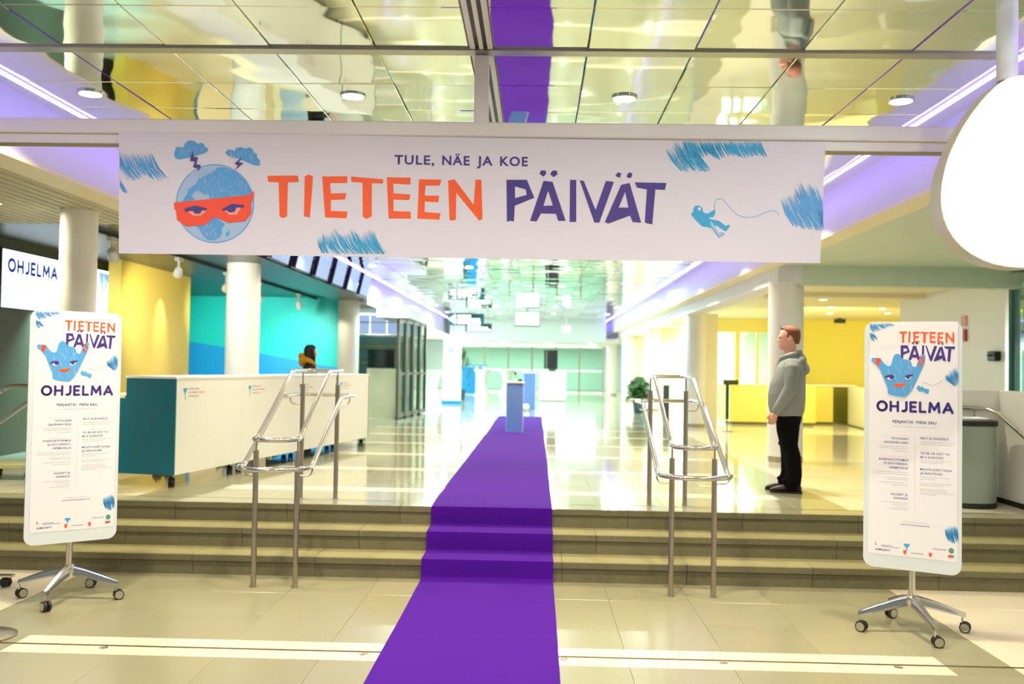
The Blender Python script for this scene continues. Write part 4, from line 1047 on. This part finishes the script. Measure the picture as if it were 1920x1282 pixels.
t = thing('yellow_counter', 'pale yellow reception counter left of the man, beyond the pillar', 'counter', (5.6, 22.2, UP))
MB().prism([(-1.05, .06), (.95, .06), (.95, .9), (-1.05, .9)], -.2, -.16).build('front_panel', M_YELCTR, t)
MB().add([(-1.25, .7, .06), (-1.05, -.2, .06), (-1.05, -.2, .9), (-1.25, .7, .9), (-1.21, .7, .06), (-1.01, -.2, .06), (-1.01, -.2, .9), (-1.21, .7, .9)], [(0, 1, 2, 3), (4, 7, 6, 5), (3, 2, 6, 7), (0, 4, 5, 1), (0, 3, 7, 4)]).build('side_panel', M_YELCTR, t)
MB().add([(-1.27, .72, .9), (-1.07, -.22, .9), (.97, -.22, .9), (.97, .72, .9), (-1.27, .72, .93), (-1.07, -.22, .93), (.97, -.22, .93), (.97, .72, .93)], [(0, 1, 2, 3), (7, 6, 5, 4), (0, 4, 5, 1), (1, 5, 6, 2), (2, 6, 7, 3), (3, 7, 4, 0)]).build('counter_top', M_YELCTR, t)
MB().box((-1.0, -.17, 0), (.9, .6, .06)).build('plinth', mat('olive_plinth', '#6A6A20', .5), t)
t = thing('yellow_counter', 'yellow counter end right of the man with a pale shelf top', 'counter', (6.95, 22.9, UP))
MB().box((-.3, -.25, .05), (.2, .5, .9)).build('body', M_YELCTR, t); MB().rbox((-.35, -.3, .9), (.75, .5, .95), .01).build('counter_top', M_CREAM, t); MB().box((-.28, -.2, 0), (.18, .5, .05)).build('plinth', mat('olive_plinth', '#6A6A20', .5), t)
pr = thing('low_partition', 'low partition of pale panels around a dark glass gate under the yellow wall', 'partition', (7.65, 25.0-.6, UP), math.atan2(-(7.65-7.2), 25-20.5)*-1*-1)
MB().box((-.03, -.05, .03), (.03, .55, .93)).build('white_panel', M_WHITE, pr)
MB().box((-.02, -2.0, .03), (.02, -.06, .90)).build('glass_gate', M_DGLASS, pr)
MB().box((-.03, -4.2, .03), (.03, -2.02, .92)).build('cream_panel', mat('pale_yellow_panel', '#F0E9B8', .3), pr)
MB().box((-.05, -4.2, 0), (.05, .55, .03)).build('plinth', mat('olive_plinth', '#6A6A20', .5), pr)
t = thing('ceiling_camera', 'small black ceiling camera above the yellow wall', 'camera', (7.6, 23.6, 3.1))
MB().box((-.12, -.08, -.12), (.12, .08, -.02)).build('body', M_BLACK, t); MB().cyl((0, 0, -.02), (0, 0, 0), .04).build('mount', M_BLACK, t)
t = thing('sign_stand', 'slim dark sign post with a flat plate left of the yellow counter', 'sign stand', (4.02, 19.4, UP))
MB().box((-.14, 0, .96), (.16, .05, 1.06)).build('plate', mat('olive_sign', '#5C5A2E', .4), t); MB().box((-.09, .0, .25), (-.03, .04, .96)).build('post', mat('dark_green_post', '#22402E', .4), t); MB().box((-.07, .01, .02), (-.05, .03, .25)).build('lower_post', M_BRUSH, t); MB().lathe([(.13, 0), (.13, .015), (.02, .02)], (-.06, .02, 0), 20).build('base', M_BRUSH, t)
t = thing('info_stand', 'dark blue grey narrow column stand between plant and pillar', 'stand', (3.28, 23.6, UP))
MB().rbox((-.07, -.05, .03), (.08, .05, .86), .01).build('body', mat('slate', '#2E3A46', .4), t); MB().rbox((-.1, -.1, 0), (.12, .1, .03), .005).build('foot', M_BRUSH, t)

# ------------------------------------------------------------------ plants
def leafy(name, label, loc, h, r, pot_r, pot_h, n, seed, palm=False):
    t = thing(name, label, 'plant', loc)
    MB().lathe([(pot_r*.8, 0), (pot_r, pot_h*.9), (pot_r*1.05, pot_h), (pot_r*.9, pot_h), (pot_r*.85, pot_h-.03)], n=20).build('pot', M_POT, t, smooth=True)
    rr8 = random.Random(seed); mb = MB(); ms = MB()
    for i in range(n):
        a = rr8.uniform(0, 2*PI); el = rr8.uniform(.1, 1.35); L = rr8.uniform(.5, 1)*r
        base = Vector((0, 0, pot_h)); d = Vector((math.cos(a)*math.cos(el), math.sin(a)*math.cos(el), math.sin(el)))
        p1 = base+Vector((d.x*L*.6, d.y*L*.6, d.z*h*.55)); p2 = base+Vector((d.x*L, d.y*L, d.z*h*.8))
        if not palm: ms.tube([base, p1], .008, 5)
        s_ = Vector((-math.sin(a), math.cos(a), 0)); wd = rr8.uniform(.05, .1) if not palm else .03; q = p2-p1
        tip = p2+Vector((d.x*.12, d.y*.12, -rr8.uniform(.02, .15)))
        mid = p2*.9+p1*.1
        mb.add([p1, mid+s_*wd, tip, mid-s_*wd, mid+Vector((0, 0, .02))], [(0, 1, 4), (1, 2, 4), (2, 3, 4), (3, 0, 4)])
    o = mb.build('foliage', M_LEAF, t); o['kind'] = 'stuff'
    if ms.v: ms.build('stem', M_LEAF, t)
leafy('potted_plant', 'dark green bushy potted plant standing behind the right handrail', (2.92, 26.4, UP), .85, .42, .19, .38, 260, 1)
leafy('potted_plant', 'green palm beside the white roll-up banner far down the hall', (-2.75, 34.0, UP), 2.0, .5, .2, .4, 90, 2, True)

# ------------------------------------------------------------------ far end of the hall
for i, (x, y, w_, h_, lab) in enumerate(((-.395, 17.83, .31, .965, 'blue display pedestal standing on the purple carpet'), (-.18, 27.5, .34, 1.1, 'second blue display pedestal, behind the one on the carpet'))):
    t = thing('display_pedestal', lab, 'pedestal', (x, y, UP+(T if i == 0 else 0)), .05)
    MB().box((-w_/2, 0, 0), (w_/2, .42, h_-.03)).build('body', M_PBLUE, t); MB().box((w_/2, 0, 0), (w_/2+.012, .42, h_-.03)).build('side_panel', M_WHITE, t); MB().rbox((-w_/2-.005, -.01, h_-.03), (w_/2+.03, .43, h_), .004).build('top_plate', M_WHITE, t)
    MB().box((-w_/2, -.001, h_*.63), (w_/2, 0, h_*.633)).build('seam', M_GREY, t)
t = thing('flower_vase', 'tiny vase with a green sprig on the blue pedestal', 'vase', (-.40, 18.05, UP+.972))
MB().lathe([(.02, 0), (.025, .03), (.012, .06), (.014, .07)], n=12).build('vase', M_CREAM, t, smooth=True); MB().tube([(0, 0, .06), (.005, 0, .15)], .005, 6).ell((.005, 0, .16), (.025, .02, .03), 8, 5).build('sprig', M_LEAF, t)
tag(MB().ell((-.30, 18.1, UP+1.0), (.05, .05, .028), 12, 7).build('dark_stone', mat('dark_stone', '#2A2A1C', .5)), 'dark rounded stone on the blue pedestal', 'stone')
tag(MB().ell((-.27, 26.8, UP+.10), (.1, .1, .1), 14, 9).build('white_ball', M_WHITE, smooth=True), 'white ball on the floor behind the blue pedestal', 'ball')
t = thing('white_counter', 'white reception counter at the far end of the hall, right of the carpet', 'counter', (.62, 34.5, UP))
MB().box((-.5, 0, .03), (.5, .04, 1.05)).build('front_panel', M_WHITE, t); MB().rbox((-.52, -.02, 1.05), (.52, .6, 1.09), .01).build('worktop', M_WHITE, t); MB().box((-.5, .04, .03), (-.47, .58, 1.05)).box((.47, .04, .03), (.5, .58, 1.05)).build('side_panel', M_WHITE, t); MB().box((-.47, .03, 0), (.47, .5, .03)).build('plinth', M_GREY, t)
t = thing('dark_screen', 'tall dark screen above the far white counter', 'screen', (.62, 34.8, UP+1.09))
MB().box((-.22, 0, .1), (.18, .05, .8)).build('case', M_BLACK, t); MB().box((-.32, .02, .1), (-.24, .05, .8)).build('side_case', M_BLACK, t); MB().box((-.15, 0, 0), (.1, .06, .1)).build('foot', mat('grey_foot', '#4A4A40', .5), t)
def cocktail(x, y, lab):
    t = thing('cocktail_table', lab, 'table', (x, y, UP), 0, 'white stretch covered tables at the far end')
    MB().lathe([(.36, 0), (.30, .08), (.20, .35), (.17, .55), (.22, .85), (.34, 1.06), (.37, 1.09)], n=24).build('stretch_cover', M_STRETCH, t, smooth=True)
    MB().lathe([(.37, 1.09), (.375, 1.10), (.37, 1.115), (.01, 1.117)], n=24).build('table_top', M_STRETCH, t, smooth=True)
cocktail(-3.15, 28.2, 'white stretch covered standing table nearest to the glass doors')
cocktail(-2.25, 39.5, 'white stretch covered standing table left of the blue pedestal, left one')
cocktail(-1.25, 40.5, 'white stretch covered standing table left of the blue pedestal, right one')
t = thing('rollup_banner', 'white roll-up banner stand at the left of the far hall', 'banner', (-2.75, 30.6, UP))
MB().box((-.3, 0, .1), (.3, .01, 2.05)).build('sheet', M_STRETCH, t); MB().box((-.32, -.08, 0), (.32, .08, .1)).build('base', M_SBLUE, t); MB().cyl((0, .02, .1), (0, .02, 2.05), .012).build('pole', M_BRUSH, t); MB().ell((-.05, -.004, 1.75), (.1, .003, .08), 10, 6).build('emblem', M_LBLUE, t)
t = thing('blue_counter', 'bright blue counter behind the white roll-up banner', 'counter', (-2.62, 40.5, UP))
MB().box((-.6, 0, .05), (.0, .05, 1.2)).box((.1, 0, .05), (.3, .05, 1.2)).build('blue_panel', M_SBLUE, t); MB().box((0, .01, 0), (.1, .05, 1.25)).box((.3, .01, 0), (.45, .05, 1.25)).build('white_panel', M_WHITE, t); MB().rbox((-.65, -.05, 1.25), (.5, .6, 1.3), .01).build('worktop', M_SBLUE, t)
# hanging signs and monitors
def hang_sign(x, y, z, w_, h_, lab, arrow):
    t = thing('hanging_sign', lab, 'sign', (x, y, z), 0, 'dark direction signs hung from the ceiling')
    MB().box((0, 0, 0), (w_, .08, h_)).build('board', M_SIGN, t)
    for xx in (.15*w_, .85*w_): MB().cyl((xx, .04, h_), (xx, .04, CEIL-z), .012, n=8).build('hanger', M_BRUSH, t)
    if arrow:
        MB().prism([(.02, h_/2), (.24, h_*.92), (.24, h_*.08)], -.006, 0).build('arrow', M_SIGNL, t)
    mb = MB(); rr9 = random.Random(int(w_*100))
    for k, (zz, hh) in enumerate(((h_*.70, h_*.16), (h_*.38, h_*.2), (h_*.12, h_*.18))):
        u = .30 if arrow else .08
        while u < w_*(.6+.25*(k > 0)):
            wd = rr9.uniform(.06, .16); mb.box((u, -.006, zz), (u+wd, 0, zz+hh)); u += wd+.03
    mb.build('lettering', M_SIGNL, t)
    MB().box((w_, .0, h_*.1), (w_+.02, .08, h_)).build('end_cap', M_BRUSH, t)
hang_sign(-2.77, 29, 3.02, 1.12, .36, 'dark hanging direction sign with a white arrow pointing left', True)
hang_sign(-2.6, 34, 3.0, .95, .3, 'lower dark hanging sign behind the arrow sign', False)
t = thing('hanging_monitor', 'bright white monitor hanging from the ceiling in the middle of the hall', 'monitor', (-.31, 30.2, 3.06))
MB().rbox((-.40, 0, 0), (.40, .08, .47), .015).build('case', M_SIGN, t); MB().box((-.375, -.004, .045), (.375, 0, .45)).build('display', M_SIGNL, t); MB().cyl((0, .04, .46), (0, .04, .54), .03).build('hanger', M_BRUSH, t)
t = thing('exit_sign', 'small green lit exit sign hanging right of the white monitor', 'sign', (1.05, 33, 3.0))
MB().box((-.14, 0, .0), (.14, .06, .2)).build('case', M_EXIT, t); MB().cyl((0, .03, .2), (0, .03, CEIL-3.0), .01).build('hanger', M_BRUSH, t)
# glazed far walls
def glazed(name, loc, rz, W, H, n, mt):
    t = struct(thing(name, '', '', loc, rz)); del t['label'], t['category']
    for k in range(n+1): MB().box((W*k/n-.04, -.05, 0), (W*k/n+.04, .05, H)).build('mullion', M_BRUSH if name == 'window_2' else M_WHITE, t)
    for z in (.0, 1.05, H-.08): MB().box((0, -.045, z), (W, .045, z+.07)).build('transom', M_WHITE, t)
    for k in range(n): MB().box((W*k/n+.04, -.01, .07), (W*(k+1)/n-.04, .01, H-.08)).build('pane', mt, t)
sbox('wall_back', (-9, 51.6, UP), (9, 51.8, 3.1), mat('mint_wall', '#D8EDE6', .4))
sbox('wall_left', (-9.0, 25.0, UP), (-8.9, 50, 3.1), M_WHITE)  # white backing added outside the panes to stand in for bright daylight
glazed('window_2', (-3.7, 46.0, UP), 0, 7.0, 2.27, 6, M_GLASSG)
glazed('window_3', (-8.2, 25.0, UP), PI/2, 21, 2.6, 10, M_GLASS)
for k, x in enumerate((-2.85, -1.35, .5, 2.2)):
    downlight(x, 38.2, 2.76, 'small warm lamp under the far bulkhead, %s of four' % ordn[k], .09, 'warm lamps under the far bulkhead')
sbox('wall_right', (8.3, 26.6, UP), (8.4, 50, 3.0), M_WHITE)
sbox('wall_left', (-9.0, 22.4, UP), (-8.4, 25, 3.2), M_WHITE)

# ------------------------------------------------------------------ hanging light box (plain rounded blank)
t = thing('light_box', 'glowing white rounded light box hanging at the right edge', 'light box', (2.36, 4.6, 2.76))
def eggp(k, n=48):
    out = []
    for i in range(n):
        a = 2*PI*i/n; sx = .37*(1-.33*math.sin(a)); out.append((k*0+sx*math.cos(a)*(1+0*k)-.0, .475*math.sin(a)))
    return out
inner = eggp(0); 
MB().prism(inner, 0.012, .14).build('case', M_SIDE, t, smooth=True, auto=50)
MB().prism([(p[0]*.985, p[1]*.985) for p in inner], 0, .012).build('lit_face', M_GLOW, t)
MB().cyl((-.04, .07, .46), (-.04, .07, CEIL-2.76), .05, n=20).build('hanging_tube', M_WHITE, t, smooth=True)
lamp('AREA', 'light_box_glow', (2.36, 4.57, 2.76), 80, (.78, .98, 1), rot=(PI/2, 0, 0), size=.7)

# ------------------------------------------------------------------ people
def remeshed(mb, name, mt, parent, voxel, smooth_it=2):
    me = bpy.data.meshes.new(name); me.from_pydata(mb.v, [], mb.f); me.update()
    ob = bpy.data.objects.new('tmp', me); COL.objects.link(ob)
    md = ob.modifiers.new('r', 'REMESH'); md.mode = 'VOXEL'; md.voxel_size = voxel; md.use_smooth_shade = True
    if smooth_it:
        ms = ob.modifiers.new('s', 'SMOOTH'); ms.factor = .5; ms.iterations = smooth_it
    dg = bpy.context.evaluated_depsgraph_get(); dg.update()
    m2 = bpy.data.meshes.new_from_object(ob.evaluated_get(dg))
    bpy.data.objects.remove(ob); bpy.data.meshes.remove(me)
    m2.name = name; m2.materials.clear(); m2.materials.append(mt)
    m2.polygons.foreach_set('use_smooth', [True]*len(m2.polygons))
    o = bpy.data.objects.new(name, m2); COL.objects.link(o)
    if parent: o.parent = parent
    return o
def ring(z, f, rx, ry, n=20, x=0.): return [(x+rx*math.cos(2*PI*j/n), -f+ry*math.sin(2*PI*j/n), z) for j in range(n)]
def man():
    # local frame: faces -Y, left hand on +X; body = skin of head, neck, forearms, hands and legs in one surface
    b = MB()
    b.loft([ring(1.488, .062, .022, .018), ring(1.497, .058, .036, .034), ring(1.525, .035, .055, .07), ring(1.56, .012, .066, .092), ring(1.60, .0, .073, .102), ring(1.64, -.006, .077, .106), ring(1.68, -.010, .074, .101), ring(1.708, -.012, .060, .083), ring(1.726, -.012, .03, .045)])
    b.loft([ring(1.36, -.03, .07, .07), ring(1.42, -.02, .060, .064), ring(1.50, -.012, .058, .064), ring(1.56, -.01, .056, .062)])
    b.loft([[(.012*math.cos(a)*k, -.106+(-.026*h if a0 else 0)+.012*math.sin(a)*k*0, z+.0*k) for a in [2*PI*j/8 for j in range(8)] for a0 in (1,)] if False else
            [(rx*math.cos(2*PI*j/8), -fy+ry*math.sin(2*PI*j/8), z) for j in range(8)] for (z, fy, rx, ry, h, k) in ((1.572, .098, .016, .020, 0, 1), (1.582, .112, .015, .020, 0, 1), (1.60, .106, .010, .016, 0, 1), (1.625, .098, .008, .010, 0, 1))])
    for s in (-1, 1):
        b.ell((s*.074, .012, 1.60), (.012, .024, .034), 10, 8)
        b.ell((s*.03, -.092, 1.628), (.022, .014, .008), 8, 6)
    b.ell((0, -.092, 1.548), (.024, .014, .012), 8, 6)
    b.loft([ring(.80, 0, .15, .11), ring(1.0, .01, .17, .13), ring(1.25, -.015, .17, .115), ring(1.36, -.03, .14, .085), ring(1.41, -.025, .08, .07)])
    for s in (-1, 1):
        b.tube([(s*.09, 0, .86), (s*.095, .0, .5), (s*.1, .03, .1)], [.07, .05, .04], 10)
        b.ell((s*.1, -.03, .05), (.03, .08, .022), 10, 6)
        A = Vector((s*.225, .0, 1.08)); Wr = Vector((s*.20, -.125, .845))
        b.tube([(s*.16, .025, 1.34), (s*.2, .02, 1.2), A, (A+Wr)/2, Wr], [.05, .045, .04, .036, .026], 10)
        # palm, four curled fingers and a thumb, hanging relaxed
        dn = Vector((-s*.02, -.035, -.09)).normalized(); fr = Vector((0, -1, .25)).normalized(); sd = dn.cross(fr).normalized()
        Pm = Wr+dn*.045
        b.tube([Wr, Wr+dn*.02, Wr+dn*.055, Wr+dn*.09], [.025, .030, .036, .033], 10)
        for q, (L, off) in enumerate(((.066, .030), (.075, .010), (.070, -.010), (.054, -.029))):
            p0 = Wr+dn*.075+fr*off; p1 = Wr+dn*(.09+L*.45)+fr*off+sd*.004*s; cur = Vector((-s*1, 0, 0))
            p2 = p1+dn*L*.28+cur*.018; p3 = p2+dn*L*.10+cur*.022
            b.tube([p0, p1, p2, p3], [.0105, .010, .0092, .0075], 8)
        p0 = Wr+dn*.03+fr*.022; p1 = p0+dn*.03+fr*.028; p2 = p1+dn*.03+fr*.006+Vector((-s*.006, 0, 0))
        b.tube([p0, p1, p2, p2+dn*.012], [.013, .012, .0105, .008], 8)
    root = remeshed(b, 'person', M_SKIN, None, .0058, 1)
    tag(root, 'standing man with short ginger hair, grey hoodie, black jeans and brown shoes', 'person')
    # hoodie
    h = MB()
    h.loft([ring(.795, .012, .172, .150), ring(.82, .014, .185, .165), ring(.845, .016, .192, .178), ring(.92, .02, .200, .190), ring(1.02, .018, .205, .192), ring(1.14, .008, .205, .180), ring(1.24, -.01, .203, .162), ring(1.31, -.02, .195, .145), ring(1.365, -.026, .165, .118), ring(1.405, -.026, .115, .095), ring(1.44, -.018, .082, .085), ring(1.455, -.012, .075, .08)])
    for s in (-1, 1):
        h.tube([(s*.155, .025, 1.345), (s*.205, .025, 1.29), (s*.232, .024, 1.2), (s*.245, .012, 1.09), (s*.240, -.035, 1.0), (s*.225, -.09, .905), (s*.215, -.112, .872), (s*.207, -.124, .845), (s*.203, -.130, .825)],
               [.078, .078, .072, .068, .062, .055, .052, .043, .042], 14)
    # hood lying on the back and round the neck
    h.ell((0, .115, 1.365), (.125, .062, .085), 16, 10, Matrix.Rotation(R(-18), 3, 'X'))
    h.ell((0, .165, 1.30), (.105, .045, .07), 16, 10, Matrix.Rotation(R(15), 3, 'X'))
    pts = [(.092*math.cos(a), .012+.098*math.sin(a), 1.432+.03*math.sin(a)) for a in [R(-60)+R(300)*i/16 for i in range(17)]]
    h.tube(pts, [.018]+[.030]*15+[.018], 10)
    for s in (-1, 1): h.tube([(s*.05, -.075, 1.42), (s*.03, -.12, 1.33), (s*.02, -.155, 1.2)], [.016, .012, .008], 8)
    # cuffs, waist band and soft folds
    for (x, y, z, L) in ((.236, .03, 1.03, .05), (.230, .0, 1.075, .045), (.222, -.06, .94, .04)):
        h.tube([(x-.02, y+L, z+.02), (x+.055, y, z), (x-.01, y-L, z-.015)], [.008, .016, .008], 8)
    remeshed(h, 'hoodie', M_HOOD, root, .0085, 3)
    j = MB()
    j.loft([ring(.70, .0, .16, .12), ring(.78, .0, .176, .138), ring(.86, .005, .17, .135)])
    for s in (-1, 1):
        dy = .03 if s > 0 else -.02
        j.loft([ring(.045, -.0-dy, .066, .098, x=s*.10), ring(.09, -.008-dy, .066, .09, x=s*.10), ring(.2, -.03-dy, .066, .080, x=s*.10), ring(.38, -.025-dy*.6, .074, .086, x=s*.098), ring(.50, -.005, .082, .092, x=s*.095), ring(.64, .005, .09, .115, x=s*.088), ring(.77, .005, .09, .125, x=s*.082)])
        j.ell((s*.10, -.04+dy, .50), (.06, .045, .03), 10, 6); j.ell((s*.10, -.055+dy, .13), (.05, .04, .025), 10, 6)
    remeshed(j, 'jeans', M_JEANS, root, .0085, 2)
    for s in (-1, 1):
        dy = .03 if s > 0 else -.02
        sh = MB()
        def sr(y, hw, zt, zb=.022, n=14):
            out = []
            for i in range(n):
                a = 2*PI*i/n; out.append((s*.10+hw*math.cos(a), y+dy, max(zb, (zt+zb)/2+(zt-zb)/2*math.sin(a)*1.0)))
            return out
        sh.loft([sr(.105, .028, .07), sr(.085, .04, .105), sr(.03, .045, .12), sr(-.03, .047, .105), sr(-.09, .052, .082), sr(-.15, .052, .066), sr(-.19, .04, .052), sr(-.207, .02, .04)])
        o = sh.build('shoe', M_SHOE, root, smooth=True, auto=80)
        so_ = MB(); n = 20
        rg = lambda zz, k: [(s*.10+k*(.053 if math.sin(2*PI*i/n) < 0 else .046)*math.cos(2*PI*i/n), dy-.05+k*.162*math.sin(2*PI*i/n), zz) for i in range(n)]
        so_.loft([rg(0, 1), rg(.022, 1.02)]).build('sole', M_RUB, o, smooth=True, auto=60)
    hr = MB()
    hr.loft([ring(1.552, -.070, .040, .032), ring(1.595, -.060, .071, .054), ring(1.628, -.046, .080, .073), ring(1.655, -.031, .083, .087), ring(1.685, -.022, .082, .096), ring(1.708, -.018, .074, .090), ring(1.726, -.014, .060, .072), ring(1.738, -.010, .042, .052), ring(1.744, -.006, .022, .030)])
    hr.ell((0, -.062, 1.718), (.04, .03, .014), 10, 6)
    for s in (-1, 1): hr.ell((s*.073, -.012, 1.635), (.008, .014, .03), 8, 6)
    remeshed(hr, 'hair', M_HAIR, root, .006, 2)
    for s in (-1, 1): MB().ell((s*.032, -.099, 1.615), (.012, .007, .007), 10, 6).build('eye', mat('eye_dark', '#4A3A36', .2), root)
    return root
mn = man(); mn.location = (2.66, 9.9, UP); mn.rotation_euler = (0, 0, R(-104))
def woman():
    b = MB(); k = .9
    def rg(z, f, rx, ry, x=0.): return ring(z*k, f*k, rx*k, ry*k, 16, x*k)
    b.loft([rg(1.488, .062, .02, .018), rg(1.525, .035, .052, .068), rg(1.56, .012, .062, .09), rg(1.60, .0, .070, .10), rg(1.64, -.006, .073, .103), rg(1.68, -.01, .07, .098), rg(1.71, -.012, .05, .07)])
    b.ell((0, -.098*k, 1.585*k), (.012, .022, .02), 8, 6)
    b.loft([rg(1.3, -.03, .07, .07), rg(1.42, -.02, .052, .056), rg(1.56, -.01, .05, .056)])
    b.loft([rg(.80, 0, .16, .12), rg(1.0, .0, .14, .11), rg(1.25, -.015, .15, .11), rg(1.36, -.03, .12, .08), rg(1.41, -.025, .07, .06)])
    for s in (-1, 1):
        b.tube([(s*.08, 0, .8), (s*.085, .0, .45), (s*.09, .03, .07)], [.075, .05, .038], 10); b.ell((s*.09, -.03, .045), (.035, .09, .04), 10, 6)
        Wr = Vector((s*.16, -.26, .98))
        b.tube([(s*.14, .025, 1.2), (s*.2, .03, .97), Wr], [.045, .04, .028], 10)
        b.tube([Wr, Wr+Vector((0, -.05, .01)), Wr+Vector((0, -.08, .01))], [.026, .034, .03], 8)
        for q in range(4): b.tube([Wr+Vector((s*(-.026+.017*q), -.07, .01)), Wr+Vector((s*(-.028+.018*q), -.12, .005)), Wr+Vector((s*(-.028+.018*q), -.14-.006*(q in (1, 2)), -.012))], [.0085, .008, .007], 6)
        b.tube([Wr+Vector((-s*.025, -.02, .005)), Wr+Vector((-s*.05, -.06, .0)), Wr+Vector((-s*.052, -.085, -.005))], [.011, .0095, .008], 6)
    root = remeshed(b, 'person', M_SKIN, None, .008, 1)
    tag(root, 'woman with dark brown hair and a black coat with ochre fur hood behind the counter', 'person')
    j = MB()
    j.loft([rg(.62, 0, .21, .17), rg(.85, .0, .20, .165), rg(1.05, .0, .185, .15), rg(1.25, -.015, .195, .14), rg(1.34, -.025, .175, .115), rg(1.40, -.025, .11, .09), rg(1.45, -.015, .075, .08)])
    for s in (-1, 1): j.tube([(s*.14, .025, 1.2), (s*.20, .03, 1.12), (s*.225, .03, .98), (s*.19, -.12, .97), (s*.165, -.23, .98)], [.07, .068, .062, .055, .045], 12)
    remeshed(j, 'coat', mat('black_coat', '#0C0D0C', .8), root, .010, 2)
    f = MB(); f.ell((0, .13, 1.29), (.15, .075, .10), 14, 9); f.ell((0.02, .15, 1.38), (.12, .06, .06), 14, 9)
    for s in (-1, 1): f.tube([(s*.12, .1, 1.33), (s*.12, .0, 1.29), (s*.08, -.09, 1.22)], [.05, .042, .03], 10)
    remeshed(f, 'fur_hood', M_FUR, root, .012, 2)
    hr = MB(); hr.loft([rg(1.40, -.03, .08, .07), rg(1.46, -.035, .095, .085), rg(1.54, -.038, .10, .092), rg(1.62, -.03, .10, .105), rg(1.68, -.02, .09, .11), rg(1.73, -.012, .065, .085), rg(1.75, -.01, .03, .04)])
    for s in (-1, 1): hr.tube([(s*.078, -.02, 1.50), (s*.075, -.045, 1.38), (s*.06, -.065, 1.27)], [.03, .03, .014], 10)
    remeshed(hr, 'hair', M_DHAIR, root, .009, 2)
    tr_ = MB()
    for s in (-1, 1): tr_.tube([(s*.085, 0, .8), (s*.085, .0, .45), (s*.09, .03, .08)], [.095, .07, .055], 12)
    remeshed(tr_, 'trousers', M_JEANS, root, .012, 2)
    for s in (-1, 1): MB().loft([ring(.0, .03, .045, .115, 14, s*.09), ring(.05, .03, .045, .11, 14, s*.09), ring(.09, -.02, .04, .055, 14, s*.09)]).build('shoe', M_RUB, root, smooth=True)
    return root
wm = woman(); wm.location = (-3.76, 15.5, UP); wm.rotation_euler = (0, 0, R(104))
